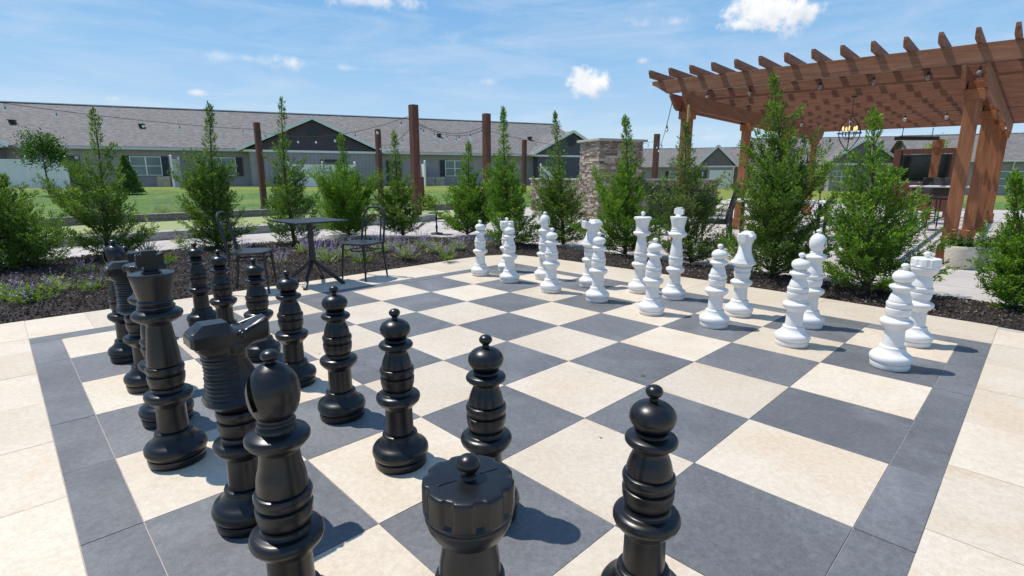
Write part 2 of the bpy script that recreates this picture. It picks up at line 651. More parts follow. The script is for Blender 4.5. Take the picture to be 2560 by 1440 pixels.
# ------------------------------------------------------------------ sky
def build_world():
    w = bpy.data.worlds.new('World')
    sc.world = w
    w.use_nodes = True
    nt = w.node_tree
    bg = nt.nodes['Background']
    sky = nd(nt, 'ShaderNodeTexSky', sky_type='NISHITA')
    sky.sun_disc = False
    sky.sun_elevation = R(SUN_EL)
    sky.sun_rotation = R(90 - SUN_AZ)
    sky.altitude = 100
    sky.air_density = .85
    sky.dust_density = 0.0
    sky.ozone_density = 2.2
    SKYS = .12
    bg.inputs['Strength'].default_value = SKYS
    tc = nd(nt, 'ShaderNodeTexCoord')
    dv = tc.outputs['Generated']
    hsv = nd(nt, 'ShaderNodeHueSaturation')
    hsv.inputs['Saturation'].default_value = 1.10
    hsv.inputs['Value'].default_value = 1.0
    nt.links.new(sky.outputs[0], hsv.inputs['Color'])
    colr = hsv.outputs[0]

    def math_(op, a, b_=None):
        n = nd(nt, 'ShaderNodeMath', operation=op)
        for i, v in enumerate((a, b_)):
            if v is None:
                continue
            if isinstance(v, (int, float)):
                n.inputs[i].default_value = v
            else:
                nt.links.new(v, n.inputs[i])
        return n.outputs[0]

    def dot(vec):
        n = nd(nt, 'ShaderNodeVectorMath', operation='DOT_PRODUCT')
        nt.links.new(dv, n.inputs[0])
        n.inputs[1].default_value = vec
        return n.outputs['Value']

    # thin high cirrus, stretched sideways
    mp = nd(nt, 'ShaderNodeMapping')
    mp.inputs['Scale'].default_value = (1.6, 1.6, 9.0)
    mp.inputs['Rotation'].default_value = (R(6), R(-8), 0)
    nt.links.new(dv, mp.inputs['Vector'])
    ci = noise_tex(nt, 2.6, 7, .62, mp.outputs[0], .5)
    cif = ramp(nt, ci, [(.46, (0, 0, 0)), (.78, (.42, .42, .42))])
    z = dot((0, 0, 1))
    low = ramp(nt, z, [(.0, (.9, .9, .9)), (.16, (.55, .55, .55)), (.5, (.8, .8, .8))])
    cif = mixc(nt, 1.0, cif, low, 'MULTIPLY')
    W1 = .86 / SKYS
    # clear air near the skyline: pale at the horizon, deeper blue above
    air = ramp(nt, z, [(.0, (.53, .69, .82)), (.08, (.45, .64, .83)), (.18, (.31, .54, .81)), (.32, (.17, .41, .75)), (.5, (.105, .30, .64)), (1.0, (.085, .24, .55))])
    sc3 = nd(nt, 'ShaderNodeVectorMath', operation='SCALE')
    nt.links.new(air, sc3.inputs[0])
    sc3.inputs['Scale'].default_value = 1 / SKYS
    af = ramp(nt, z, [(.3, (.9, .9, .9)), (.7, (.8, .8, .8))])
    colr = mixc(nt, af, colr, sc3.outputs[0])
    cw = ramp(nt, ci, [(.43, (0, 0, 0)), (.78, (.65, .65, .65))])
    colr = mixc(nt, mixc(nt, 1.0, cw, low, 'MULTIPLY'), colr, (W1 * .9, W1 * .95, W1))
    # cumulus puffs: px centre, half width, half height, density, flat base
    nz = noise_tex(nt, 11.0, 8, .62, dv, .3)
    nz2 = noise_tex(nt, 30.0, 5, .6, dv)
    puffs = [(1915, 30, 125, 46, 1.25), (1850, 62, 60, 20, 1.1), (2020, 25, 45, 26, 1.1), (1462, 206, 52, 34, 1.25), (1452, 182, 30, 30, 1.2),
             (742, 157, 56, 22, .95), (622, 148, 70, 12, .5), (288, 247, 24, 10, .9), (500, 235, 26, 10, .85), (2280, 91, 34, 14, .9), (2338, 60, 18, 14, .85),
             (1606, 152, 20, 9, .7), (1775, 344, 34, 11, .8), (1770, 322, 26, 6, .6), (940, 2, 150, 24, .78), (1690, 52, 66, 16, .55),
             (900, 172, 130, 9, .42), (1225, 205, 44, 9, .5), (1120, 105, 60, 24, .34), (690, 100, 40, 10, .4)]
    for i, (px, py, wx, wy, den) in enumerate(puffs):
        d = ray(px, py).normalized()
        rt = d.cross(Vector((0, 0, 1))).normalized()
        up = rt.cross(d)
        k = 1 / F / (1 + ((px - 1280) / F) ** 2) ** .5
        a = math_('DIVIDE', dot(rt), wx * k)
        b_ = math_('DIVIDE', dot(up), wy * k)
        rr = math_('ADD', math_('MULTIPLY', a, a), math_('MULTIPLY', b_, b_))
        rr = math_('SQRT', rr)
        fw = math_('GREATER_THAN', dot(d), .5)
        fld = math_('SUBTRACT', math_('SUBTRACT', 1.08, rr), math_('MULTIPLY', math_('SUBTRACT', nz, .5), -4.2 if den > .6 else -5.5))
        fld = math_('ADD', fld, math_('MULTIPLY', math_('SUBTRACT', nz2, .5), 1.5))
        soft = .85 if den > 1 else (1.2 if den > .6 else 2.0)
        mr = nd(nt, 'ShaderNodeMapRange', interpolation_type='SMOOTHSTEP')
        nt.links.new(fld, mr.inputs[0])
        mr.inputs[1].default_value = .15
        mr.inputs[2].default_value = .15 + soft
        mr.inputs[3].default_value = 0
        mr.inputs[4].default_value = min(1, den)
        msk = math_('MULTIPLY', mr.outputs[0], fw)
        # underside slightly greyer
        sh = math_('ADD', math_('MULTIPLY', b_, .28), math_('MULTIPLY', nz2, 1.1))
        cc = ramp(nt, sh, [(.15, (.62 / SKYS, .67 / SKYS, .74 / SKYS)), (.75, (.93 / SKYS, .94 / SKYS, .96 / SKYS))])
        colr = mixc(nt, msk, colr, cc)
    nt.links.new(colr, bg.inputs['Color'])


build_world()

# ------------------------------------------------------------------ ground
def smooth(t):
    t = max(0, min(1, t))
    return t * t * (3 - 2 * t)


def ground_z(x, y):
    if y < 20:
        return -.03
    t = smooth((y - 20) / 14)
    side = smooth((x - 2) / 14)
    return -.03 + t * (.43 * (1 - side) - .17 * side)


mb = MB()
xs = [-900, -300, -120] + [-80 + i * 2.5 for i in range(73)] + [150, 400, 900]
ys = [-900, -200, -40, -10] + [i * 2.0 for i in range(0, 41)] + [100, 140, 250, 600, 1500]
vs = [(x, y, ground_z(x, y)) for y in ys for x in xs]
nx = len(xs)
mb.add(vs, [(j * nx + i, j * nx + i + 1, (j + 1) * nx + i + 1, (j + 1) * nx + i) for j in range(len(ys) - 1) for i in range(nx - 1)])
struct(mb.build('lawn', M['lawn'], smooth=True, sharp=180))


def flat(name, pts, z, mat):
    b_ = MB()
    b_.add([B(u, v, z) for u, v in pts], [tuple(range(len(pts)))])
    return struct(b_.build(name, mat))


# patio and walkways as one concrete sheet, beyond the planting bed
flat('patio', [(-14, 16.3), (4.5, 16.3), (7.6, 15.2), (10.0, 13.7), (11.1, 11.6), (11.35, 9), (11.25, 2.2), (11.1, .8), (11.3, -1), (11.3, -12), (46, -12), (46, 30.2), (18.6, 30.2), (18.6, 20.3), (12.5, 20.3), (12.5, 19.3), (-14, 19.3)], -.012, M['concrete'])
EDGE = [(-14, 9.47), (3.5, 9.45), (7.9, 9.62), (8.5, 9.6), (9.05, 9.38), (9.35, 8.9), (9.52, 7.9), (9.62, 5.5), (9.62, 3), (9.45, 0), (9.2, -1.5), (9.1, -12)]
OUT = [(11.3, -12), (11.3, -1), (11.1, .8), (11.25, 2.2), (11.35, 9), (11.1, 11.6), (10.0, 13.7), (7.6, 15.2), (4.5, 16.3), (-14, 16.3)]


def inpoly(p, poly):
    x, y = p
    c_ = False
    n = len(poly)
    for i in range(n):
        x1, y1 = poly[i]
        x2, y2 = poly[(i + 1) % n]
        if (y1 > y) != (y2 > y) and x < (x2 - x1) * (y - y1) / (y2 - y1) + x1:
            c_ = not c_
    return c_


BED = EDGE + OUT
# the planting bed: an uneven soil surface
mb = MB()
st = .25
cells = {}
vi = {}


def edge_dist(p, poly):
    best = 9
    n = len(poly)
    for i in range(n):
        a, b_ = Vector(poly[i]), Vector(poly[(i + 1) % n])
        ab = b_ - a
        t = max(0, min(1, (Vector(p) - a).dot(ab) / ab.length_squared))
        best = min(best, (Vector(p) - (a + ab * t)).length)
    return best


def bed_z(u, v):
    e = edge_dist((u, v), BED)
    return -.02 + .075 * smooth(e / .7) + .03 * (noise.noise(Vector((u * 1.3, v * 1.3, 0)))) * smooth(e / .5)


def gv(i, j):
    if (i, j) not in vi:
        u, v = -10 + i * st, -8 + j * st
        ins = inpoly((u, v), BED)
        z = bed_z(u, v) if ins else -.035
        vi[(i, j)] = len(mb.v)
        mb.v.append(B(u, v, z))
    return vi[(i, j)]


for i in range(int(22 / st)):
    for j in range(int(25 / st)):
        u, v = -10 + (i + .5) * st, -8 + (j + .5) * st
        if any(inpoly((u + a * st, v + b_ * st), BED) for a in (-.5, .5) for b_ in (-.5, .5)):
            mb.f.append((gv(i, j), gv(i + 1, j), gv(i + 1, j + 1), gv(i, j + 1)))
            mb.m.append(0)
struct(mb.build('bed_soil', M['soil'], smooth=True, sharp=180))
# bark chips
mb = MB()
rnd = random.Random(3)
cnt = 0
while cnt < 52000:
    u, v = rnd.uniform(-6, 11.4), rnd.uniform(-3, 16.4)
    if not inpoly((u, v), BED):
        continue
    d = math.hypot(u + .36, v + .52)
    if rnd.random() > min(1, (9.5 / d) ** 1.3):
        continue
    if edge_dist((u, v), BED) < .035:
        continue
    cnt += 1
    p = B(u, v, bed_z(u, v) + rnd.uniform(.0, .022))
    L = rnd.uniform(.005, .018)
    w_ = L * rnd.uniform(.25, .5)
    a = rnd.uniform(0, PI)
    x = Vector((math.cos(a), math.sin(a), rnd.uniform(-.5, .5))).normalized()
    y = Vector((-math.sin(a), math.cos(a), rnd.uniform(-.5, .5))).normalized()
    zz = x.cross(y).normalized()
    mb.add([p - x * L - y * w_, p + x * L - y * w_ * .6, p + x * L * .8 + y * w_, p - x * L * .9 + y * w_ * .8, p + zz * .012],
           [(0, 1, 4), (1, 2, 4), (2, 3, 4), (3, 0, 4)])
tag(mb.build('bark_mulch', M['bark']), 'dark shredded bark mulch covering the planting bed', 'mulch', kind='stuff')

# grout sheet under all of the tiles, running out under everything near
POLY = [(-14, -12)] + [EDGE[-1]] + EDGE[::-1][1:]
flat('paving_grout', POLY, -.0035, M['grout'])


def tiles(name, rects, mat, z=0.0, jit=.0008):
    b_ = MB()
    rn = random.Random(len(rects))
    for poly in rects:
        cx = sum(p[0] for p in poly) / len(poly)
        cy = sum(p[1] for p in poly) / len(poly)
        g = .0028
        pp = []
        n = len(poly)
        # inset by the joint width
        for (u, v) in poly:
            du, dv = u - cx, v - cy
            pp.append((u - g * (1 if du > 0 else -1), v - g * (1 if dv > 0 else -1)))
        zz = z + rn.uniform(-jit, jit)
        top = [B(u, v, zz) for u, v in pp]
        bot = [B(u, v, zz - .0075) for u, v in pp]
        b_.add(top + bot, [tuple(range(n))] + [(i, n + i, n + (i + 1) % n, (i + 1) % n) for i in range(n)])
    return struct(b_.build(name, mat))


def rect(u0, v0, u1, v1):
    return [(u0, v0), (u1, v0), (u1, v1), (u0, v1)]


dark, light = [], []
for i in range(8):
    for j in range(8):
        (light if (i + j) % 2 == 1 else dark).append(rect(i, j, i + 1, j + 1))
BW = .3
for k in range(9):
    a0, a1 = (-BW if k == 0 else k - 1 + .0), (8 + BW if k == 8 else k + .0)
    if k == 0:
        a1 = 1.0
    elif k == 8:
        a0, a1 = 7.0, 8 + BW
    else:
        a0, a1 = k, k + 1.0
    if k in (7,):
        continue
    dark.append(rect(-BW, max(a0, 0) if k else 0, 0, min(a1, 8)))
    dark.append(rect(8, max(a0, 0), 8 + BW, min(a1, 8)))
    dark.append(rect(a0, 8, a1, 8 + BW))
    dark.append(rect(a0, -BW, a1, 0))
tiles('chessboard_dark_tiles', dark, M['tile_dark'])
# outer cream slabs
for k in range(-9, 9):
    v0 = k + (-.33 if k < 8 else .3)
    if k < 9:
        for u0, u1 in ((-1.36, -BW), (-2.42, -1.36), (-3.5, -2.42)):
            vv0, vv1 = k - .35, k + .65
            if k == 8:
                vv1 = 8.3
            light.append(rect(u0, vv0, u1, vv1))
for k in range(-5, 9):
    for v0, v1 in ((-1.36, -BW), (-2.42, -1.36), (-3.5, -2.42)):
        u0, u1 = k + .3, k + 1.3
        if k == -5:
            continue
        if u0 < -.3:
            continue
        if k == 0:
            light.append(rect(-BW, v0, .3, v1))
        light.append(rect(u0, v0, min(u1, 9.2), v1))
tiles('chessboard_light_tiles', light, M['tile_light'])
outer = []
topj = [-3.7, -2.7, -1.7, -.3, .37, 2.4, 4.4, 6.4]
for a, b_ in zip(topj, topj[1:]):
    def vt(u):
        return 9.46 if u < 5 else 9.46 + (u - 5) * .05
    outer.append([(a, 8.3), (b_, 8.3), (b_, vt(b_)), (a, vt(a))])
outer.append([(6.4, 8.3), (8.3, 8.3), (8.5, 9.6), (7.9, 9.62), (6.4, vt(6.4))])
outer.append([(8.3, 6.0), (9.59, 6.0), (9.52, 7.9), (9.35, 8.9), (9.05, 9.38), (8.5, 9.6), (8.3, 8.3)])
for a, b_ in ((-.3, 1.88), (1.88, 3.95), (3.95, 6.0)):
    ru = {-.3: 9.42, 1.88: 9.57, 3.95: 9.62, 6.0: 9.60}
    outer.append([(8.3, a), (ru[a], a), (ru[b_], b_), (8.3, b_)])
tiles('border_slabs', outer, M['tile_light'])

# specks and dry leaf crumbs on the board
mb = MB()
rnd = random.Random(12)
for k in range(70):
    if k < 30:
        u, v = rnd.gauss(7.2, .5), rnd.gauss(2.2, .25)
    else:
        u, v = rnd.uniform(0, 9.2), rnd.uniform(.5, 9.2)
    p = B(u, v, .004)
    L = rnd.uniform(.004, .012)
    a = rnd.uniform(0, PI)
    x, y = Vector((math.cos(a), math.sin(a), .2)), Vector((-math.sin(a), math.cos(a), .1))
    mb.add([p - x * L, p + y * L * .5, p + x * L, p - y * L * .4], [(0, 1, 2), (0, 2, 3)])
tag(mb.build('leaf_crumbs', M['leafbits']), 'small dry leaf crumbs scattered over the tiles', 'leaf litter', kind='stuff')
mb = MB()
c0 = G(1608, 939, .006)
mb.add([c0 + Vector(p) for p in ((-.02, 0, 0), (-.008, .006, .004), (.012, .004, .005), (.02, -.001, .002), (.008, -.006, .003), (-.01, -.005, .002))], [(0, 1, 2, 3, 4, 5)])
tag(mb.build('fallen_leaf', M['leaf'], org=c0), 'small green leaf lying on a dark tile in the middle of the board', 'leaf')

# ------------------------------------------------------------------ chess pieces
P_BASE = [(.105, 0), (.111, .003), (.1135, .028), (.1125, .036), (.1060, .0380), (.1060, .0412), (.116, .045), (.1205, .056), (.122, .068), (.120, .080), (.1135, .091),
          (.104, .098), (.101, .100), (.0955, .104), (.087, .112), (.0795, .124), (.0755, .134), (.0755, .142), (.073, .1475), (.068, .150), (.058, .151)]
P_STEM = [(.058, .1495), (.060, .1515), (.0585, .20), (.0572, .262), (.062, .268), (.080, .286), (.0895, .297), (.0935, .308), (.0935, .317), (.090, .325), (.081, .331),
          (.067, .334), (.062, .339), (.0615, .346), (.0625, .350), (.0560, .3515), (.0560, .3545), (.0648, .3570), (.0702, .380), (.0718, .401), (.0705, .405),
          (.0620, .4080), (.0620, .4115), (.0700, .416), (.0708, .424), (.0728, .430), (.0728, .439), (.0695, .446), (.0600, .4480), (.058, .4495)]
U_PAWN = [(.058, .448), (.0638, .4505), (.0625, .463), (.0565, .486), (.0475, .508), (.0452, .518), (.0490, .5245), (.0640, .534), (.0710, .542), (.0710, .550), (.0665, .557),
          (.0550, .562), (.0450, .564), (.0425, .569), (.0480, .574)]
U_PAWN += [(.063 * math.cos(t), .6135 + .0455 * math.sin(t)) for t in [R(x) for x in range(-54, 79, 6)]]
K_PAWN = [(.0115, .655), (.012, .668)] + [(.0235 * math.cos(t), .685 + .018 * math.sin(t)) for t in [R(x) for x in range(-55, 91, 12)]] + [(.001, .703)]
U_KING = [(.058, .448), (.0638, .4505), (.0620, .49), (.0560, .54), (.0500, .59), (.0455, .628), (.052, .634), (.073, .645), (.0885, .657), (.0945, .670), (.0925, .681), (.083, .689),
          (.072, .693), (.0665, .697), (.0690, .702), (.0695, .708), (.067, .712), (.0605, .715), (.0605, .719), (.0650, .723), (.0655, .730), (.0620, .735), (.0605, .739)]
CROWN_K = [(.058, .738), (.0610, .739), (.0680, .772), (.0760, .81), (.0835, .842), (.0825, .8465), (.079, .8475), (.040, .849)]


def flute(n, amp, z0, z1, wid):
    def fn(r, z, th):
        if z < z0 or z > z1 or r < .05:
            return r
        ph = (th * n / (2 * PI)) % 1.0
        d = abs(ph - .5) * 2      # 0 at the flute's middle
        q = smooth((wid - d) / (wid * .62))
        return r - amp * q
    return fn


U_BISH = [(.058, .448), (.0638, .4505), (.0605, .49), (.0530, .52), (.0482, .556), (.053, .565), (.070, .577), (.0785, .590), (.0790, .600), (.074, .608), (.060, .615), (.050, .618),
          (.0500, .623), (.0485, .628), (.0445, .631), (.0465, .636), (.0465, .641), (.0420, .645), (.0420, .650)]
H_BISH = [(.030, .646), (.0435, .651), (.0520, .664), (.0590, .681), (.0628, .702), (.0632, .722), (.0590, .745), (.0500, .764), (.0370, .779), (.0230, .789), (.0130, .794)]
K_BISH = [(.0115, .791), (.0115, .799)] + [(.0225 * math.cos(t), .8105 + .0155 * math.sin(t)) for t in [R(x) for x in range(-55, 91, 12)]] + [(.001, .826)]
U_ROOK = [(.058, .448), (.0638, .4505), (.0615, .48), (.0560, .51), (.0525, .533)]
H_ROOK = [(.050, .532), (.058, .536), (.0740, .551), (.0855, .574), (.0880, .588), (.0870, .5915), (.0850, .593), (.0850, .597), (.0890, .599), (.0910, .603), (.0915, .62), (.0915, .64), (.0915, .652),
          (.0905, .659), (.0870, .6625), (.0800, .6635), (.060, .664), (.03, .6645)]
K_ROOK = [(.018, .663), (.015, .667), (.0135, .673)] + [(.0235 * math.cos(t), .693 + .0195 * math.sin(t)) for t in [R(x) for x in range(-50, 91, 10)]] + [(.001, .7125)]


def fine(prof, step=.01):
    out = [prof[0]]
    for a, b_ in zip(prof, prof[1:]):
        L = math.hypot(a[0] - b_[0], a[1] - b_[1])
        n = max(1, int(L / step))
        for i in range(1, n + 1):
            out.append((a[0] + (b_[0] - a[0]) * i / n, a[1] + (b_[1] - a[1]) * i / n))
    return out


def smooth_prof(p):
    """round the polyline a little with one corner-cutting pass"""
    out = [p[0]]
    for a, b_ in zip(p, p[1:]):
        w_ = .10
        out.append((a[0] * (1 - w_) + b_[0] * w_, a[1] * (1 - w_) + b_[1] * w_))
        out.append((a[0] * w_ + b_[0] * (1 - w_), a[1] * w_ + b_[1] * (1 - w_)))
    out.append(p[-1])
    return out


NS = 56


def lathe_part(name, prof, mat, parent, fn=None, n=NS, sm=True, sharp=28):
    b_ = MB()
    b_.lathe(fine(smooth_prof(prof), .005) if sm else prof, n, fn=fn)
    return b_.build(name, mat, parent, True, sharp=sharp)


def knight_part(name, mat, parent):
    b_ = MB()
    # round flared foot of the bust
    foot = [(.058, .448), (.062, .452), (.078, .462), (.0985, .478), (.104, .487), (.1035, .492), (.095, .496)]
    b_.lathe(smooth_prof(foot), NS)
    # neck: stacked sections, front / back / half width
    z0, z1 = .490, .700
    N = 84
    K = 28
    prof = [(.490, .104, .104, .102), (.505, .098, .100, .094), (.53, .090, .097, .080), (.57, .070, .094, .062), (.60, .058, .094, .056), (.63, .045, .095, .054), (.66, .046, .099, .053), (.685, .055, .108, .054), (.71, .06, .116, .055)]

    def ip(z):
        for a, c_ in zip(prof, prof[1:]):
            if z <= c_[0]:
                t = (z - a[0]) / (c_[0] - a[0])
                return [a[i] + (c_[i] - a[i]) * t for i in (1, 2, 3)]
        return list(prof[-1][1:])
    vs, fs = [], []
    for i in range(N + 1):
        z = z0 + (z1 - z0) * i / N
        fr, bk, hw = ip(z)
        ridge = 0
        if .505 < z < .66:
            ridge = .0055 * abs(math.sin((z - .505) / .0135 * PI)) ** .6
        for k in range(K):
            th = 2 * PI * k / K
            c_, s_ = math.cos(th), math.sin(th)
            ex = .75
            cx = math.copysign(abs(c_) ** ex, c_)
            sy = math.copysign(abs(s_) ** ex, s_)
            if cx > 0:
                x = cx * fr
                y = sy * hw
                if z > .51:
                    y *= 1 - .25 * smooth(cx * 1.2)
            else:
                rd = ridge if cx < -.12 else 0
                x = cx * (bk - rd)
                y = sy * (hw - rd * .8)
            vs.append((x, y, z))
    for i in range(N):
        for k in range(K):
            k2 = (k + 1) % K
            fs.append((i * K + k, i * K + k2, (i + 1) * K + k2, (i + 1) * K + k))
    fs.append(tuple(range(K))[::-1])
    fs.append(tuple(range(N * K, N * K + K)))
    b_.add(vs, fs)
    # head: sections along x: x, bottom z, top z, half width
    hp = [(-.124, .728, .738, .034), (-.120, .705, .746, .044), (-.108, .675, .748, .050), (-.085, .650, .748, .054), (-.05, .640, .746, .056), (-.015, .640, .744, .056), (.02, .645, .736, .053),
          (.040, .658, .732, .048), (.06, .670, .740, .045), (.08, .671, .750, .043), (.100, .670, .759, .041), (.114, .674, .762, .038), (.121, .684, .754, .031)]
    vs, fs = [], []
    K = 24
    ns = len(hp)
    for (x, zb, zt, hw) in hp:
        zc, hz = (zb + zt) / 2, (zt - zb) / 2
        for k in range(K):
            th = 2 * PI * k / K
            c_, s_ = math.cos(th), math.sin(th)
            y = math.copysign(abs(c_) ** .48, c_) * hw
            z = math.copysign(abs(s_) ** .48, s_) * hz
            if s_ < 0:
                y *= 1 - .22 * abs(s_)
            vs.append((x, y, zc + z))
    for i in range(ns - 1):
        for k in range(K):
            k2 = (k + 1) % K
            fs.append((i * K + k, (i + 1) * K + k, (i + 1) * K + k2, i * K + k2))
    fs.append(tuple(range(K)))
    fs.append(tuple(range((ns - 1) * K, ns * K))[::-1])
    b_.add(vs, fs)
    # raised poll with laid-back ears, a faceted block standing proud of the head
    X, Y, Z = Vector((1, 0, 0)), Vector((0, 1, 0)), Vector((0, 0, 1))
    sec = [(-.129, .700, .722, .044, .034, .728), (-.120, .695, .732, .058, .044, .738), (-.086, .695, .734, .061, .036, .767), (-.012, .695, .732, .061, .033, .765), (.004, .700, .730, .060, .040, .739), (.014, .705, .727, .054, .036, .733)]
    vs = []
    for (x, za_, zb_, w1, w2, zt_) in sec:
        vs += [(x, -w1, za_), (x, -w1, zb_), (x, -w2, zt_), (x, w2, zt_), (x, w1, zb_), (x, w1, za_)]
    fs = []
    for i in range(len(sec) - 1):
        for k in range(6):
            k2 = (k + 1) % 6
            fs.append((i * 6 + k, i * 6 + k2, (i + 1) * 6 + k2, (i + 1) * 6 + k))
    fs.append(tuple(range(6))[::-1])
    fs.append(tuple(range((len(sec) - 1) * 6, len(sec) * 6)))
    b_.add(vs, fs)
    for sgn in (-1, 1):
        # brow, eye, nostril, jaw
        b_.sphere((.026, sgn * .044, .719), (.019, .014, .016), 14, 8)
        b_.sphere((.027, sgn * .055, .720), (.0105, .0085, .0095), 12, 8)
        b_.tube([(.045, sgn * .044, .734), (.075, sgn * .041, .742), (.105, sgn * .037, .752)], [.004, .005, .003], 8)
        b_.sphere((.105, sgn * .031, .748), (.009, .005, .007), 10, 6)
        b_.sphere((-.002, sgn * .044, .672), (.034, .014, .030), 16, 10)
    # mouth line bead
    b_.tube([(.118, -.020, .7255), (.119, 0, .7255), (.118, .020, .7255)], .004, 8)
    o = b_.build(name, mat, parent, True, sharp=24)
    return o


def bishop_head(mat, parent, n=64):
    b_ = MB()
    b_.lathe(fine(smooth_prof(H_BISH), .006), n)
    o = b_.build('head', mat, parent, True, sharp=50)
    c_ = MB()
    ang = R(15)
    # local -X side gets the slot
    ax2 = (Vector((math.cos(ang), 0, math.sin(ang))), Vector((0, 1, 0)), Vector((-math.sin(ang), 0, math.cos(ang))))
    pos = Vector((-.026, 0, .686)) + ax2[2] * .08
    c_.box(pos, (.0165, .3, .16), ax2)
    cut = c_.build('cutter', mat, parent)
    md = o.modifiers.new('slot', 'BOOLEAN')
    md.operation = 'DIFFERENCE'
    md.object = cut
    md.solver = 'EXACT'
    bpy.context.view_layer.update()
    dg = bpy.context.evaluated_depsgraph_get()
    me = bpy.data.meshes.new_from_object(o.evaluated_get(dg))
    o.modifiers.clear()
    o.data = me
    me.name = 'head'
    me.set_sharp_from_angle(angle=R(40))
    bpy.data.objects.remove(cut)
    return o


def king_cross(mat, parent):
    b_ = MB()
    b_.lathe(smooth_prof([(.036, .848), (.037, .851), (.035, .855), (.026, .860), (.018, .868), (.012, .872)]), 36)
    X, Y, Z = Vector((0, 1, 0)), Vector((0, 0, 1)), Vector((1, 0, 0))
    c_ = .900
    arms = [(.012, .018), (.044, .029), (.048, .024), (.048, -.024), (.044, -.029), (.012, -.018)]
    for k in range(4):
        a = k * PI / 2
        poly = []
        for p, q in arms:
            if k == 1:
                p *= .86
            if k == 3:
                p *= .80
            poly.append((p * math.cos(a) - q * math.sin(a), p * math.sin(a) + q * math.cos(a)))
        b_.prism(poly, (0, 0, c_), (X, Y, Z), .030 + .0006 * k)
    b_.box((0, 0, c_), (.034, .030, .030))
    return b_.build('cross', mat, parent, False, bevel=.003)


def piece(kind, cname, mat, loc, rz, label, group):
    t = thing('chess_' + kind, loc, label, 'chess piece', group, rz)
    lathe_part('base', P_BASE, mat, t)
    lathe_part('stem', P_STEM, mat, t)
    if kind == 'pawn':
        h_ = lathe_part('head', U_PAWN, mat, t)
        lathe_part('finial', K_PAWN, mat, h_, n=24)
    elif kind == 'king':
        lathe_part('neck', U_KING, mat, t)
        cr = lathe_part('crown', CROWN_K, mat, t, sm=False)
        king_cross(mat, cr)
    elif kind == 'queen':
        nk = [(r, z if z < .46 else (.4505 + (z - .4505) * .905)) for r, z in U_KING]
        lathe_part('neck', nk, mat, t)
        p = [(.058, .709), (.0610, .7105), (.0665, .735), (.0735, .765), (.0800, .788), (.0880, .793), (.0935, .799), (.0940, .808), (.0925, .817), (.087, .822), (.075, .8245), (.03, .827)]
        cr = lathe_part('crown', fine(smooth_prof(p), .006), mat, t, fn=flute(12, .0085, .789, .826, .42), n=96, sm=False)
        lathe_part('finial', [(.016, .825), (.0135, .836)] + [(.0235 * math.cos(q), .860 + .021 * math.sin(q)) for q in [R(x) for x in range(-60, 91, 10)]] + [(.001, .881)], mat, cr, n=28)
    elif kind == 'bishop':
        lathe_part('neck', U_BISH, mat, t)
        h_ = bishop_head(mat, t)
        lathe_part('finial', K_BISH, mat, h_, n=24)
    elif kind == 'rook':
        lathe_part('neck', U_ROOK, mat, t)
        h_ = lathe_part('battlement', fine(smooth_prof(H_ROOK), .006), mat, t, fn=flute(9, .0062, .6075, .6642, .50), n=216, sm=False, sharp=40)
        lathe_part('finial', K_ROOK, mat, h_, n=28)
        s2_ = MB()
        s2_.box((.045, 0, .665), (.040, .0026, .0012))
        s2_.box((-.045, 0, .665), (.040, .0026, .0012))
        s2_.build('mould_seam', mat, h_, bevel=.0008)
    elif kind == 'knight':
        knight_part('horse_head', mat, t)
    return t


BANG = TH      # the board's +u axis in the world
black, white = M['black_plastic'], M['white_plastic']
proto = {}


def put(kind, side, u, v, label, drz=0):
    mat = black if side == 'b' else white
    rz = BANG + (0 if side == 'b' else PI) + R(drz)
    g = ('black ' if side == 'b' else 'white ') + kind + 's on the giant board'
    if kind in ('king', 'queen'):
        g = None
    k = (kind, side)
    if k not in proto:
        proto[k] = piece(kind, side, mat, B(u, v), rz, label, g)
        return proto[k]
    return dup(proto[k], B(u, v), rz, label, g)


BP = [(1.57, .56, 'black pawn nearest the camera, right of the black rook, its base cut by the frame'),
      (1.53, 1.62, 'black pawn directly behind the scalloped top of the near black rook'),
      (1.48, 2.50, 'black pawn standing alone in full view, third from the near end of the black pawns'),
      (1.53, 3.50, 'black pawn fourth from the near end, just right of the near black bishop'),
      (1.54, 4.50, 'black pawn just behind the muzzle of the near black knight'),
      (1.58, 5.52, 'black pawn whose shaft is hidden behind the top of the near black knight'),
      (1.50, 6.50, 'black pawn left of the left bistro chair, second from the far end'),
      (1.48, 7.47, 'black pawn at the far left end of the black pawns')]
for i, (u, v, l) in enumerate(BP):
    put('pawn', 'b', u, v, l, i * 37)
WP = [(6.40, .43, 'white pawn nearest the right corner of the board, in front of the right white rook'),
      (6.46, 1.45, 'white pawn second from the right, in front of the right white bishop'),
      (6.55, 2.49, 'white pawn just left of the right white knight'),
      (6.53, 3.46, 'white pawn standing between the white queen and the white king'),
      (6.60, 4.52, 'white pawn in front of the left white knight'),
      (6.57, 5.52, 'white pawn in front of the left white bishop'),
      (6.66, 6.68, 'white pawn in front of the far left white rook'),
      (6.72, 7.62, 'white pawn at the far left end of the white row, beside the purple flowers')]
for i, (u, v, l) in enumerate(WP):
    put('pawn', 'w', u, v, l, i * 29)
put('rook', 'b', .60, .66, 'black rook with a scalloped flat top, in the foreground at the bottom centre', -16)
put('rook', 'b', .72, 7.50, 'black rook at the far end, mostly hidden behind the black king')
put('bishop', 'b', .34, 1.59, 'large black bishop in the foreground with a curved slot in its head', -38)
put('bishop', 'b', .49, 6.51, 'black bishop farthest left, near the mulch bed', -30)
put('knight', 'b', .47, 2.58, 'black knight in the foreground with a ribbed mane, between black king and near bishop')
put('knight', 'b', .47, 5.41, 'black knight at the left half hidden behind the black king')
put('king', 'b', .33, 3.68, 'tall black king with a cross on its flared crown', 90)
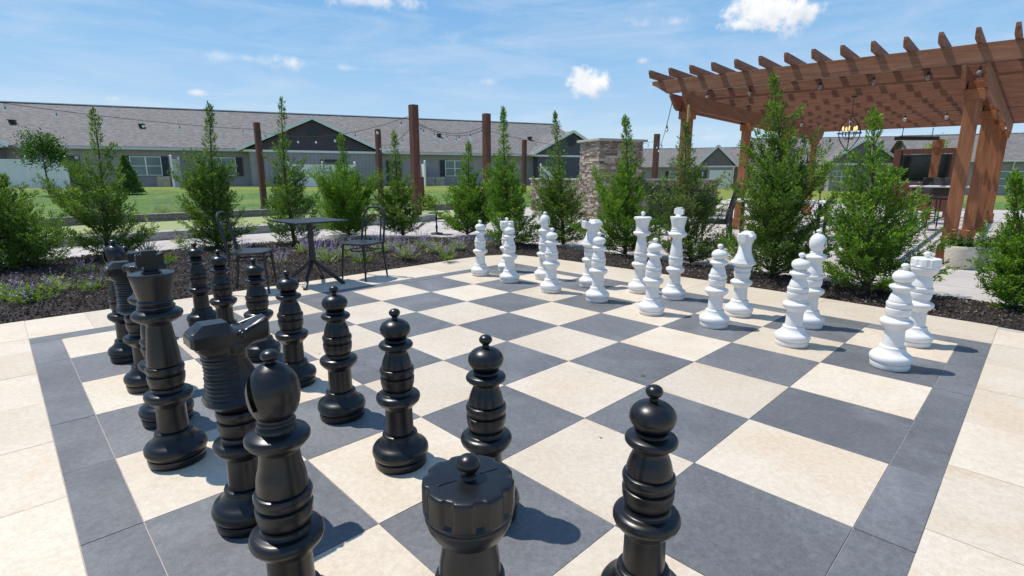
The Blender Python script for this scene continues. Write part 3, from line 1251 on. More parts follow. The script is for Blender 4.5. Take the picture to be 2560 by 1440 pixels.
put('queen', 'b', .43, 4.46, 'black queen hidden almost wholly behind the black king')
put('rook', 'w', 7.56, .40, 'white rook with a notched flat top at the right end of the white back row')
put('rook', 'w', 7.45, 7.58, 'white rook at the far corner behind a white pawn')
put('bishop', 'w', 7.48, 1.57, 'white bishop with a slotted head, second from the right in the back row', -48)
put('bishop', 'w', 7.38, 6.42, 'white bishop beside the far left white rook', -30)
put('knight', 'w', 7.38, 2.49, 'white knight at the right, facing the camera beside the right bishop', 6)
put('knight', 'w', 7.45, 5.33, 'white knight at the left, half hidden by a white pawn', -10)
put('king', 'w', 7.68, 3.72, 'tall white king with a small cross on top')
put('queen', 'w', 7.69, 4.40, 'white queen with a scalloped crown and round knob')

# ------------------------------------------------------------------ bistro table and chairs
def arc_pts(fn, n):
    return [fn(i / n) for i in range(n + 1)]


def bistro_chair(loc, rz, label, group):
    """chair faces local +X; seat 0.45 high"""
    t = thing('bistro_chair', loc, label, 'chair', group, rz)
    mt = M['black_metal']
    b_ = MB()
    pts = []
    for k in range(28):
        th = 2 * PI * k / 28
        c_, s_ = math.cos(th), math.sin(th)
        w_ = .205 + (.015 if c_ > 0 else -.015) * abs(c_)
        pts.append((math.copysign(abs(c_) ** .62, c_) * .20, math.copysign(abs(s_) ** .62, s_) * w_))
    n = len(pts)
    rings = [(1.0, .428), (1.02, .436), (1.0, .447), (.93, .452), (.6, .444), (.2, .440)]
    vs, fs = [], []
    for k_, z in rings:
        vs += [(p * k_, q * k_, z) for p, q in pts]
    for i in range(len(rings) - 1):
        fs += [(i * n + k, i * n + (k + 1) % n, (i + 1) * n + (k + 1) % n, (i + 1) * n + k) for k in range(n)]
    fs.append(tuple(range(n))[::-1])
    fs.append(tuple(range((len(rings) - 1) * n, len(rings) * n)))
    b_.add(vs, fs)
    b_.build('seat', mt, t, True, sharp=40)
    for sy in (-1, 1):
        b_ = MB()
        b_.tube([(.165, sy * .160, .432), (.178, sy * .172, .2), (.190, sy * .182, .0)], [.015, .0135, .0105], 10)
        b_.build('leg', mt, t, True)
        b_ = MB()
        b_.tube([(-.175, sy * .158, .44), (-.195, sy * .165, .22), (-.225, sy * .172, .0)], [.015, .0135, .0105], 10)
        b_.build('leg', mt, t, True)
    b_ = MB()

    def bow(w_, h_, lean, r_):
        pp = []
        for i in range(29):
            s_ = i / 28
            th = PI * s_
            c_, sn = math.cos(th), math.sin(th)
            y = math.copysign(abs(c_) ** .55, c_) * w_
            z = .43 + h_ * (min(1, sn) ** .40 if sn > 0 else 0)
            x = -.175 - lean * ((z - .43) / h_) ** 1.1
            pp.append((x, y, z))
        b_.tube(pp, r_, 9)
    bow(.172, .43, .085, .0135)
    b_.build('back_loop', mt, t, True)
    b_ = MB()
    bow(.118, .335, .066, .009)
    b_.build('inner_loop', mt, t, True)
    b_ = MB()
    ring = [(.155 * math.cos(2 * PI * k / 24), .155 * math.sin(2 * PI * k / 24), .355) for k in range(25)]
    b_.tube(ring, .008, 8, False)
    for k in range(4):
        a = PI / 4 + k * PI / 2
        b_.tube([(.15 * math.cos(a), .15 * math.sin(a), .355), ((.172 if math.cos(a) > 0 else -.186) * 1.0, .165 * math.copysign(1, math.sin(a)), .36)], .007, 6)
    b_.build('stretcher', mt, t, True)
    return t


ch = bistro_chair(B(4.80, 9.00), TH + R(200), 'black bentwood style bistro chair right of the table, its looped back facing us', 'bistro chairs at the board edge')
dup(ch, B(2.76, 9.26), R(12), 'black bentwood style bistro chair left of the table, behind the black pawns', 'bistro chairs at the board edge')
t = thing('bistro_table', B(3.80, 9.12), 'small square black bistro table on splayed legs between two chairs', 'table', None, TH + R(4))
b_ = MB()
b_.box((0, 0, .738), (.62, .62, .018))
b_.build('tabletop', M['black_metal'], t, bevel=.004)
b_ = MB()
b_.box((0, 0, .724), (.12, .12, .008))
b_.tube([(0, 0, .722), (0, 0, .62), (0, 0, .24)], [.034, .031, .036], 12)
b_.build('pedestal', M['black_metal'], t, True)
for k in range(4):
    a = PI / 4 + k * PI / 2
    b_ = MB()
    b_.beam((.02 * math.cos(a), .02 * math.sin(a), .27), (.335 * math.cos(a), .335 * math.sin(a), .012), .032, .042)
    b_.beam((.325 * math.cos(a), .325 * math.sin(a), .0145), (.352 * math.cos(a), .352 * math.sin(a), .0125), .034, .022)
    b_.build('leg', M['black_metal'], t, bevel=.003)

# ------------------------------------------------------------------ tall pedestal bar table beyond the bed
p = G(1092, 584)
t = thing('pedestal_table', (p.x, p.y, 0), 'small black pedestal table standing on the walkway behind the purple flowers', 'table')
t.scale = (.68, .68, .63)
b_ = MB()
b_.lathe([(.02, .70), (.255, .70), (.262, .708), (.262, .722), (.255, .73), (.02, .732)], 32)
b_.build('tabletop', M['black_metal'], t, True)
b_ = MB()
b_.lathe(smooth_prof([(.03, .70), (.055, .69), (.03, .66), (.022, .60), (.035, .56), (.048, .52), (.035, .48), (.022, .44), (.022, .30), (.035, .26), (.045, .22), (.028, .18), (.028, .06), (.06, .04)]), 18)
b_.build('pedestal', M['black_metal'], t, True)
b_ = MB()
b_.lathe([(.05, .05), (.19, .025), (.2, .012), (.2, 0)], 28)
b_.build('base', M['black_metal'], t, True)

# ------------------------------------------------------------------ pergola
L1 = B(15.25, 7.66)
A1 = B(15.95, 1.02)
e1 = (A1 - L1)
WID = e1.length
e1.normalize()
EA, EB = R(48.5), R(45.6)       # direction of the left and the right beam
PR = math.atan2(e1.y, e1.x)
PZ = 2.44                      # top of the posts' collars
pg = thing('pergola', L1, 'large cedar pergola with slatted roof over the patio at the right', 'pergola', None, PR)
# local frame of the root: x along e1 (left to right), y = side
e2 = Vector((math.cos(R(46)), math.sin(R(46)), 0))


def e2l(s_):
    a = EA + (EB - EA) * s_ / WID - PR
    return Vector((math.cos(a), math.sin(a), 0))


def PL(s_, t_, z):
    return Vector((s_, 0, z)) + e2l(s_) * t_


BAY = 3.36
NB = 3
zb0, zb1 = PZ, PZ + .27
zj0, zj1 = zb1 + .002, zb1 + .002 + .235
zp0, zp1 = zj1 + .002, zj1 + .002 + .125
for s_ in (0, WID):
    for k in range(NB + 1):
        b_ = MB()
        b_.box(PL(s_, k * BAY, PZ / 2 + .05), (.175, .175, PZ + .1))
        o = b_.build('post', M['cedar_z'], pg, bevel=.006)
        b_ = MB()
        b_.box(PL(s_, k * BAY, .13), (.24, .24, .26))
        b_.build('post_base', M['cedar_z'], o, bevel=.006)
        b_ = MB()
        b_.box(PL(s_, k * BAY, PZ - .075), (.245, .245, .14))
        b_.build('post_collar', M['cedar_z'], o, bevel=.006)
X, Y, Z = Vector((1, 0, 0)), Vector((0, 1, 0)), Vector((0, 0, 1))
for s_ in (0, WID):
    for d_ in (-.116, .116):
        b_ = MB()
        y0, y1 = -.52, NB * BAY + .5
        prof = [(y0, zb1), (y0 + .0, zb1 - .05), (y0 + .06, zb1 - .10), (y0 + .22, zb0 + .03), (y0 + .30, zb0), (y1 - .3, zb0), (y1 - .22, zb0 + .03), (y1, zb1 - .06), (y1, zb1)]
        q_ = e2l(s_)
        b_.prism(prof, (s_ + d_, 0, 0), (q_, Z, Vector((q_.y, -q_.x, 0))), .045)
        b_.build('main_beam', M['cedar_y'] if 'cedar_y' in M else M['cedar'], pg, bevel=.004)
TJ = [-.50, .88, 1.95, 3.0, 4.05, 5.1, 6.0, 6.9, 7.8, 8.7, 10.1, 10.55]
S0, S1 = -.48, WID + 2.6
for i, tt in enumerate(TJ):
    b_ = MB()
    prof = [(S0, zj1), (S0, zj1 - .06), (S0 + .10, zj1 - .11), (S0 + .30, zj0), (S1 - .3, zj0), (S1, zj1 - .07), (S1, zj1)]
    ja, jb = PL(0, tt, 0), PL(WID, tt, 0)
    jd = (jb - ja).normalized()
    b_.prism(prof, ja, (jd, Z, Vector((-jd.y, jd.x, 0))), .045)
    b_.build('joist', M['cedar'], pg, bevel=.004)
npur = 19
for i in range(npur):
    s_ = S0 + .13 + i * .368
    b_ = MB()
    y0, y1 = -.50 - .40, NB * BAY + .75
    prof = [(y0, zp1), (y0, zp1 - .045), (y0 + .05, zp0), (y1, zp0), (y1, zp1)]
    q_ = e2l(s_)
    b_.prism(prof, (s_, 0, 0), (q_, Z, Vector((q_.y, -q_.x, 0))), .048)
    b_.build('purlin', M['cedar_y'], pg, bevel=.003)


def bulb_mesh(parent, p, r=.032, drop=.06):
    """socket and clear bulb hanging at p (top of the drop wire)"""
    b_ = MB()
    p = Vector(p)
    b_.tube([p, p - Vector((0, 0, drop))], .004, 5)
    b_.tube([p - Vector((0, 0, drop)), p - Vector((0, 0, drop + .045))], [.016, .018], 8)
    o = b_.build('socket', M['black_metal'], parent, True)
    b_ = MB()
    b_.sphere(p - Vector((0, 0, drop + .045 + r * 1.15)), (r, r, r * 1.3), 10, 8)
    b_.build('bulb', M['bulb_glass'], o, True, sharp=180)


# string lights under the pergola roof
t = thing('pergola_string_light', L1, 'string of clear bulbs hung on black cable along the near pergola joist', 'string lights', None, PR)
zc = zj0 - .01
cp = []
sp = [(-.05, .0), (.78, .1), (1.75, .3), (2.65, .2), (3.35, .0), (4.12, -.22)]
b_ = MB()
pts = [PL(a, .83, zc + .20) for a, c in [(-.2, 0), (.3, 0), (.78, 0), (1.3, 0), (1.75, 0), (2.2, 0), (2.65, 0), (3.0, 0), (3.35, 0), (3.8, 0), (4.2, 0), (5.2, 0)]]
b_.tube(pts, .006, 5)
b_.build('cable', M['black_metal'], t, True)
for a in (.02, .80, 1.95, 2.72, 3.42, 4.02):
    bulb_mesh(t, PL(a, .83, zc + .20), .034, .05)
t = thing('pergola_string_light', L1 + e2 * .01, 'string of clear bulbs hanging deeper under the pergola, across its middle', 'string lights', None, PR)
b_ = MB()
pts = [PL(a, 5.5, zj0 - .02 - .02 * (a % 1)) for a in [x * .5 for x in range(0, 13)]]
b_.tube(pts, .006, 5)
b_.build('cable', M['black_metal'], t, True)
for a in (.6, 1.6, 2.6, 3.3, 4.0, 5.0):
    bulb_mesh(t, PL(a, 5.5, zj0 - .03), .036, .05)

# chandelier
p = at(2133, 262, 10.2)
ctop = zj0
t = thing('chandelier', (p.x, p.y, ctop), 'black open cage chandelier with lit candle lamps hanging in the pergola', 'chandelier')
t.scale = (.66, .66, .92)
b_ = MB()
b_.tube([(0, 0, 0), (0, 0, -.36)], .009, 8)
b_.tube([(0, 0, 0), (0, 0, -.03)], .07, 14)
b_.build('rod', M['black_metal'], t, True)
b_ = MB()
for k in range(6):
    a = k * PI / 3
    pp = [(.30 * math.sin(PI * q / 14) * math.cos(a), .30 * math.sin(PI * q / 14) * math.sin(a), -.36 - .72 * q / 14) for q in range(15)]
    b_.tube(pp, .009, 6)
b_.tube([(.30 * math.cos(2 * PI * k / 24), .30 * math.sin(2 * PI * k / 24), -.72) for k in range(25)], .009, 6, False)
b_.build('cage', M['black_metal'], t, True)
for k in range(5):
    a = k * 2 * PI / 5 + .3
    b_ = MB()
    b_.tube([(0, 0, -.82), (.10 * math.cos(a), .10 * math.sin(a), -.84), (.17 * math.cos(a), .17 * math.sin(a), -.76)], .008, 6)
    b_.tube([(.17 * math.cos(a), .17 * math.sin(a), -.76), (.17 * math.cos(a), .17 * math.sin(a), -.68)], .014, 8)
    o = b_.build('arm', M['black_metal'], t, True)
    b_ = MB()
    b_.sphere((.17 * math.cos(a), .17 * math.sin(a), -.63), (.026, .026, .05), 10, 8)
    b_.build('candle_lamp', M['lamp'], o, True)

# ceiling heater
p = at(2292, 346, 14.5)
t = thing('ceiling_heater', (p.x, p.y, p.z), 'long dark heater hanging under the far end of the pergola', 'heater')
b_ = MB()
b_.box((0, 0, 0), (1.1, .16, .10))
b_.build('body', M['black_metal'], t, bevel=.01)
b_ = MB()
b_.box((0, 0, -.054), (1.02, .12, .006))
b_.build('reflector', M['trim'], t)
b_ = MB()
for s_ in (-.4, .4):
    b_.tube([(s_, 0, .05), (s_, 0, .28)], .01, 6)
b_.build('bracket', M['black_metal'], t)

# ------------------------------------------------------------------ television wall at the back of the pergola
def ground_under(px, D):
    p_ = at(px, 441, D)
    return Vector((p_.x, p_.y, 0))


D0 = 17.2
pa, pb = ground_under(2238, D0 + .6), ground_under(2384, D0 - .6)
dx = (pb - pa)
LW = dx.length
ang = math.atan2(dx.y, dx.x)
t = thing('television_wall', pa, 'cedar framed wall with a wide dark television screen behind the bar chairs', 'screen wall', None, ang)
for s_ in (0, LW):
    b_ = MB()
    b_.box((s_, 0, 1.06), (.20, .2, 2.14))
    b_.build('post', M['post_wood'], t, bevel=.006)
b_ = MB()
b_.box((LW / 2, 0, 2.06), (LW - .21, .12, .16))
b_.box((LW / 2, 0, .62), (LW - .21, .10, .9))
b_.build('panel', M['post_wood'], t, bevel=.004)
b_ = MB()
b_.box((LW / 2, -.02, 1.53), (LW - .22, .08, .86))
o = b_.build('television', M['black_metal'], t, bevel=.01)
b_ = MB()
b_.box((LW / 2, -.063, 1.53), (LW - .34, .004, .76))
b_.build('screen', M['screen'], o)
p = ground_under(2332, 15.6)
t = thing('cedar_post', p, 'free cedar post standing just in front of the television wall', 'post', None, PR)
b_ = MB()
b_.box((0, 0, 1.12), (.2, .2, 2.24))
o = b_.build('post', M['cedar_z'], t, bevel=.006)
b_ = MB()
b_.box((0, 0, 2.20), (.27, .27, .22))
b_.build('cap', M['cedar_z'], o, bevel=.006)

# high chairs at the television wall
def high_chair(loc, rz, label, group):
    t = thing('bar_chair', loc, label, 'bar chair', group, rz)
    mt = M['black_metal']
    b_ = MB()
    b_.box((0, 0, .735), (.46, .46, .05))
    b_.build('seat', M['sling'], t, bevel=.02)
    b_ = MB()
    b_.box((-.23, 0, 1.02), (.03, .42, .44), (Vector((1, 0, .12)).normalized(), Y, Vector((-.12, 0, 1)).normalized()))
    b_.build('backrest', M['sling'], t, bevel=.012)
    for a in (-1, 1):
        for c_ in (-1, 1):
            b_ = MB()
            b_.tube([(a * .20, c_ * .20, .73), (a * .235, c_ * .225, 0)], .016, 8)
            b_.build('leg', mt, t, True)
        b_ = MB()
        b_.tube([(-.23, a * .235, .75), (-.22, a * .245, .95), (.20, a * .245, .95), (.21, a * .22, .73)], .014, 7)
        b_.build('armrest', mt, t, True)
    b_ = MB()
    for a in (-1, 1):
        b_.tube([(-.225, a * .216, .28), (.225, a * .216, .28)], .011, 6)
        b_.tube([(a * .225, -.216, .25), (a * .225, .216, .25)], .011, 6)
    b_.build('footrest', mt, t, True)
    return t


g1 = G(2302, 556)
hc = high_chair((g1.x, g1.y, 0), R(-150), 'tall black bar chair with arms, in front of the television', 'tall bar chairs')
g2 = G(2352, 572)
dup(hc, (g2.x, g2.y, 0), R(25), 'tall black bar chair partly hidden behind the big near pergola post', 'tall bar chairs')
g3 = ground_under(2352, 12.6)
t = thing('bar_table', g3, 'tall bar table with a pale top beside the near pergola post', 'table', None, PR)
b_ = MB()
b_.box((0, 0, 1.03), (1.1, .75, .035))
b_.build('tabletop', M['trim'], t, bevel=.006)
for a in (-.45, .45):
    for c_ in (-.3, .3):
        b_ = MB()
        b_.box((a, c_, .506), (.05, .05, 1.01))
        b_.build('leg', M['black_metal'], t)

# patio chairs, grill and dining table seen through the shrubs
def sling_chair(loc, rz, label, group):
    t = thing('patio_chair', loc, label, 'chair', group, rz)
    b_ = MB()
    b_.box((0, 0, .42), (.54, .52, .07))
    b_.build('seat', M['sling'], t, bevel=.02)
    b_ = MB()
    ax = (Vector((1, 0, .22)).normalized(), Y, Vector((-.22, 0, 1)).normalized())
    pp = [(-.25, -.35), (.25, -.35), (.27, .0), (.24, .26), (.15, .36), (-.15, .36), (-.24, .26), (-.27, .0)]
    b_.prism(pp, (-.30, 0, .76), (Y, ax[2], ax[0]), .05)
    b_.build('backrest', M['sling'], t, bevel=.015)
    for a in (-1, 1):
        b_ = MB()
        b_.tube([(.25, a * .28, 0), (.24, a * .29, .62), (-.25, a * .29, .64), (-.30, a * .27, 0)], .017, 8)
        b_.build('armrest', M['black_metal'], t, True)
    return t


g1 = ground_under(1795, 9.9)
sch = sling_chair(g1, R(150), 'dark sling patio chair behind the shrub with the bamboo stake', 'dark patio chairs')
g1 = ground_under(1660, 9.7)
dup(sch, g1, R(80), 'dark sling patio chair seen between the white king and white queen', 'dark patio chairs')
g1 = ground_under(1915, 10.6)
dup(sch, g1, R(200), 'dark sling patio chair right behind the tallest conifer', 'dark patio chairs')
p = ground_under(1955, 11.4)
t = thing('dining_table', p, 'outdoor dining table with a pale top under the pergola, behind the tallest juniper', 'table', None, PR)
b_ = MB()
b_.box((0, 0, .735), (1.9, 1.0, .04))
b_.build('tabletop', M['trim'], t, bevel=.006)
for a in (-.85, .85):
    for c_ in (-.42, .42):
        b_ = MB()
        b_.box((a, c_, .356), (.06, .06, .71))
        b_.build('leg', M['black_metal'], t)
p = ground_under(1644, 11.6)
t = thing('kettle_grill', p, 'black kettle grill with a domed lid left of the first pergola post', 'grill', None, R(20))
b_ = MB()
b_.lathe([(.02, .55), (.16, .57), (.26, .66), (.30, .80), (.30, .84)], 28)
b_.build('bowl', M['black_plastic'], t, True)
b_ = MB()
b_.lathe([(.305, .845), (.31, .86), (.29, .95), (.22, 1.04), (.12, 1.09), (.02, 1.10)], 28)
o = b_.build('lid', M['black_plastic'], t, True)
b_ = MB()
b_.tube([(-.06, 0, 1.09), (-.05, 0, 1.14), (.05, 0, 1.14), (.06, 0, 1.09)], .012, 8)
b_.build('handle', M['black_metal'], o, True)
for k in range(3):
    a = k * 2 * PI / 3
    b_ = MB()
    b_.tube([(.2 * math.cos(a), .2 * math.sin(a), .62), (.33 * math.cos(a), .33 * math.sin(a), 0)], .014, 8)
    b_.build('leg', M['black_metal'], t, True)
b_ = MB()
b_.tube([(.305, 0, .848), (.315, 0, .848)], .004, 6)
rg = [(.306 * math.cos(2 * PI * k / 28), .306 * math.sin(2 * PI * k / 28), .846) for k in range(29)]
b_.tube(rg, .006, 6, False)
b_.build('rim', M['trim'], t, True)

# woven planters
def planter(loc, label, sc_=1.0, flowers=True, seed=1):
    t = thing('planter', loc, label, 'planter', 'woven planters beside the pergola post')
    b_ = MB()
    pr = [(.115, 0), (.135, .004), (.15, .05), (.165, .14), (.172, .24), (.174, .275), (.170, .285), (.158, .283), (.154, .25), (.02, .245)]
    b_.lathe([(r * sc_, z * sc_) for r, z in pr], 40)
    b_.build('pot', M['woven'], t, True)
    rn = random.Random(seed)
    b_ = MB()
    f_ = MB()
    for k in range(80):
        a, e = rn.uniform(0, 2 * PI), rn.uniform(.3, 1.35)
        L = rn.uniform(.10, .24)
        d = Vector((math.cos(a) * math.cos(e), math.sin(a) * math.cos(e), math.sin(e)))
        b0 = Vector((rn.uniform(-.08, .08), rn.uniform(-.08, .08), .25 * sc_))
        b_.tube([b0 * .3 + Vector((0, 0, .16)), b0, b0 + d * L], .0022, 3, False)
        for q in range(7):
            p_ = b0 + d * L * (q + 1) / 7
            sd_ = Vector((rn.gauss(0, 1), rn.gauss(0, 1), rn.gauss(0, .6))).normalized()
            u_ = d.cross(sd_).normalized() * .009
            b_.add([p_ - u_, p_ + sd_ * .02 - u_ * 1.4, p_ + sd_ * .045, p_ + sd_ * .02 + u_ * 1.4], [(0, 1, 2, 3)])
        if flowers and k % 7 == 0:
            c_ = b0 + d * (L + .03)
            for q in range(9):
                a2_ = q * 2 * PI / 9
                w_ = Vector((math.cos(a2_), math.sin(a2_), .35))
                w2 = Vector((-math.sin(a2_), math.cos(a2_), 0)) * .008
                f_.add([c_, c_ + w_ * .02 + w2, c_ + w_ * .032, c_ + w_ * .02 - w2], [(0, 1, 2, 3)])
    o = b_.build('plant', M['leaf'], t)
    if flowers:
        f_.build('flowers', M['yellow'], o)
    return t


g1 = G(2397, 668)
planter((g1.x, g1.y, -.01), 'round woven cream planter with small yellow flowers in front of the pergola post', 1.12, True, 4)
g1 = G(2462, 664)
planter((g1.x, g1.y, -.01), 'second woven planter, half hidden by the shrub at the right edge', 1.0, False, 9)

# ------------------------------------------------------------------ plants
def leaflet(mb_, p, d, sd_, L, w_):
    """small pointed leaf quad from p along d"""
    mb_.add([p, p + d * L * .45 + sd_ * w_, p + d * L, p + d * L * .45 - sd_ * w_], [(0, 1, 2, 3)])


def conifer(name, base, top, rmax, label, mats, seed, nb=120, sparse=.0, bushy=False, cat='shrub', group='young conifers planted along the mulch bed'):
    rn = random.Random(seed)
    t = thing(name, base, label, cat, group)
    base = Vector(base)
    H = top.z - base.z
    ax = (top - base)
    bend = Vector((rn.uniform(-.035, .035), rn.uniform(-.035, .035), 0)) * H

    def spine(q):
        return ax * q + bend * math.sin(PI * q)
    tr = MB()
    n = 14
    tr.tube([spine(i / n) for i in range(n + 1)], [max(.0035, (.011 + .011 * H) * (1 - i / n) ** .8) for i in range(n + 1)], 8)
    fo = MB()

    def rprof(q):
        a = max(0, 1 - q)
        if bushy:
            return min(1, .72 + q * 2.2) * (a ** 2.0 * .96 + .13 * a ** .45)
        return min(1, .72 + q * 2.0) * (a ** 1.6 * .88 + .13 * a ** .45)

    def spray(p0, d0, L, tipw, q):
        """one flat feathery spray: a rib with shorter side twigs, all clothed in scale leaves"""
        ns = max(3, int(L / .038))
        side = d0.cross(Vector((rn.gauss(0, .5), rn.gauss(0, .5), 1)))
        side.normalize()
        p = p0.copy()
        dd = d0.copy()
        for i in range(ns):
            f_ = i / ns
            dd = (dd + Vector((rn.gauss(0, .06), rn.gauss(0, .06), .035 + rn.gauss(0, .05)))).normalized()
            p = p + dd * (L / ns)
            for sgn in (-1, 1):
                tl = (.030 + .085 * math.sin(PI * min(1, f_ * .75 + .22)) * min(1, L / .3)) * rn.uniform(.6, 1.25) * tipw
                sd_ = (dd * .9 + side * sgn * rn.uniform(.45, .85) + Vector((rn.gauss(0, .12), rn.gauss(0, .12), rn.gauss(.05, .16)))).normalized()
                nl = max(2, int(tl / .0125))
                pp = p.copy()
                w1 = sd_.orthogonal().normalized()
                a_ = rn.uniform(0, PI)
                w1 = w1 * math.cos(a_) + sd_.cross(w1) * math.sin(a_)
                for j in range(nl):
                    g_ = j / nl
                    pp = pp + sd_ * (tl / nl)
                    s2 = 1 if j % 2 else -1
                    ld = (sd_ + w1 * s2 * .55 + Vector((rn.gauss(0, .17), rn.gauss(0, .17), rn.gauss(0, .17)))).normalized()
                    wv = ld.cross(Vector((rn.gauss(0, 1), rn.gauss(0, 1), rn.gauss(0, 1))).normalized())
                    wv.normalize()
                    fo.mi = 1 if rn.random() < (.12 + .62 * f_ * (.4 + .6 * g_)) * fresh else 0
                    leaflet(fo, pp, ld, wv, .031 * (1 - .35 * g_) * rn.uniform(.75, 1.3), .0066)
        # leading tip
        for j in range(4):
            fo.mi = 1 if rn.random() < .7 * fresh else 0
            leaflet(fo, p + dd * .01 * j, (dd + Vector((rn.gauss(0, .2), rn.gauss(0, .2), rn.gauss(0, .2)))).normalized(), side, .045, .007)

    az = rn.uniform(0, 6)
    fresh = 1.15
    # a few heavy limbs stand out from the crown, some sectors stay thin
    lobes = [(rn.uniform(0, 2 * PI), rn.uniform(.02, .9), rn.choice((.45, .55, 1.35, 1.5, 1.7)), rn.uniform(.35, .7)) for _ in range(14)]
    for k in range(nb):
        q = ((k + rn.random()) / nb) ** 1.22 * .985
        az += 2.39996 + rn.uniform(-.6, .6)
        m_ = 1.0
        for la, lq, lm, lw in lobes:
            da = abs((az - la + PI) % (2 * PI) - PI)
            if da < lw and abs(q - lq) < .10:
                m_ *= lm
        m_ = max(.35, min(1.75, m_))
        L = rmax * rprof(q) * m_ * rn.uniform(.55, 1.22) + .035
        if rn.random() < sparse * (.3 + q):
            continue
        e = R(rn.uniform(12, 48)) + R(22) * q
        if q < .12:
            e = R(rn.uniform(-4, 30))
        d = Vector((math.cos(az) * math.cos(e), math.sin(az) * math.cos(e), math.sin(e)))
        p0 = spine(q)
        if L > .20:
            # a limb: bare rib near the stem carrying several sprays
            ns = max(3, int(L / .085))
            pts = [p0]
            dd = d.copy()
            for s_ in range(ns):
                dd = (dd + Vector((rn.gauss(0, .07), rn.gauss(0, .07), .085 + rn.gauss(0, .04)))).normalized()
                pts.append(pts[-1] + dd * L / ns)
            tr.tube(pts, [max(.0015, .0085 * L / .5 * (1 - i / (ns + .5))) for i in range(ns + 1)], 4, False)
            for i in range(1, ns + 1):
                f_ = i / ns
                dirp = (pts[i] - pts[i - 1]).normalized()
                for sgn in (-1, 1):
                    if rn.random() < .05:
                        continue
                    sv = dirp.cross(Vector((0, 0, 1)))
                    sv.normalize()
                    sdir = (dirp + sv * sgn * rn.uniform(.35, .95) + Vector((0, 0, rn.uniform(-.15, .5)))).normalized()
                    spray(pts[i], sdir, L * rn.uniform(.22, .42) * (1.15 - .5 * f_) + .03, .9, q)
            spray(pts[-1], dd, L * .30 + .03, .8, q)
        else:
            spray(p0, d, L, .75, q)
    # the leader
    tipd = (ax.normalized() + Vector((rn.gauss(0, .08), rn.gauss(0, .08), 0))).normalized()
    for q in (.86, .90, .94, .97, .99):
        for _ in range(2):
            spray(spine(q), (tipd + Vector((rn.gauss(0, .28), rn.gauss(0, .28), .1))).normalized(), .05 + .10 * (1 - q) * 6, .55, q)
    tr.build('trunk', M['bark_wood'], t, True)
    fo.build('crown', mats, t)
    return t


def ctop(px, py, D):
    return at(px, py, D)


NG, NB_, NGR = M['needle'], M['needle_bright'], M['needle_grey']
# base px, base py, top px, top py, half width (m), material, seed, branches, sparse, label
SH = [
    (30, 680, 8, 450, .55, NG, 11, 125, .05, 'dark bushy conifer cut by the left edge of the picture'),
    (272, 655, 236, 285, .60, NG, 12, 100, .15, 'open feathery conifer with wide lower branches behind the black king'),
    (545, 628, 524, 268, .42, NG, 13, 150, 0, 'conifer with a lime tinted upper left side, behind the left bistro chair'),
    (738, 618, 703, 255, .40, NG, 14, 120, .12, 'slim conifer rising behind the bistro table, in front of the purple gable'),
    (872, 592, 850, 342, .66, NB_, 15, 150, 0, 'bright green bushy conifer between bistro table and right bistro chair'),
    (1008, 592, 985, 335, .36, NG, 16, 130, .05, 'narrow conifer right of the right bistro chair'),
    (1168, 590, 1172, 362, .55, NB_, 17, 130, 0, 'bright conifer standing behind the farthest left white pawn'),
    (1285, 622, 1258, 278, .40, NB_, 18, 150, .05, 'conifer with a bare leaning tip behind the far white rook'),
    (1408, 615, 1388, 290, .38, NG, 19, 130, .05, 'conifer in front of the lit left face of the stone fireplace'),
    (1562, 640, 1562, 300, .50, NB_, 20, 160, 0, 'bright conifer in front of the shaded face of the stone fireplace'),
    (1728, 662, 1716, 318, .40, NGR, 21, 140, .1, 'grey green conifer tied to a bamboo stake behind the white king'),
    (1930, 695, 1932, 197, .52, NG, 22, 150, .06, 'tallest conifer, dense and pointed, in front of the pergola'),
    (2165, 738, 2186, 288, .58, NB_, 23, 135, .12, 'bright conifer with a grey stake, behind the right white bishop'),
    (2578, 790, 2535, 450, .52, NB_, 24, 190, 0, 'bright bushy conifer cut by the right edge, beside the planters'),
]


stakes = []
FAC = [0, .88, .76, .88, .88, .78, 1.0, .85, .98, 1.0, .88, 1.0, .98, .80, .50]
done = []
for (bx, by, tx, ty, rad, mt, sd_, nb_, spz, lab) in SH:
    b0 = G(bx, by)
    b0.z = .03
    D = b0.y
    tp = at(tx, ty, D)
    H = tp.z
    done.append(1)
    conifer('conifer', b0, tp, rad * 1.30 * FAC[len(done)], lab, [mt, M['fresh_bright'] if mt is NB_ else M['fresh']], sd_, int(nb_ * (1.35 + .3 * max(0, H - 1.6))), spz, bushy=mt is NB_)
# canes
for (bx, by, tx, ty, mt, lab) in [(1692, 655, 1722, 262, 'bamboo', 'thin yellow bamboo stake beside the grey green conifer'), (2163, 690, 2186, 305, 'kerb', 'thin grey stake inside the bright conifer near the right bishop')]:
    b0 = G(bx, by)
    tp = at(tx, ty, b0.y - .02)
    mb = MB()
    n = 12
    mb.tube([b0 + (tp - b0) * (i / n) for i in range(n + 1)], [(.0135 if i % 2 else .0115) for i in range(n + 1)], 8)
    tag(mb.build('plant_stake', M[mt], None, True, org=b0), lab, 'stake')


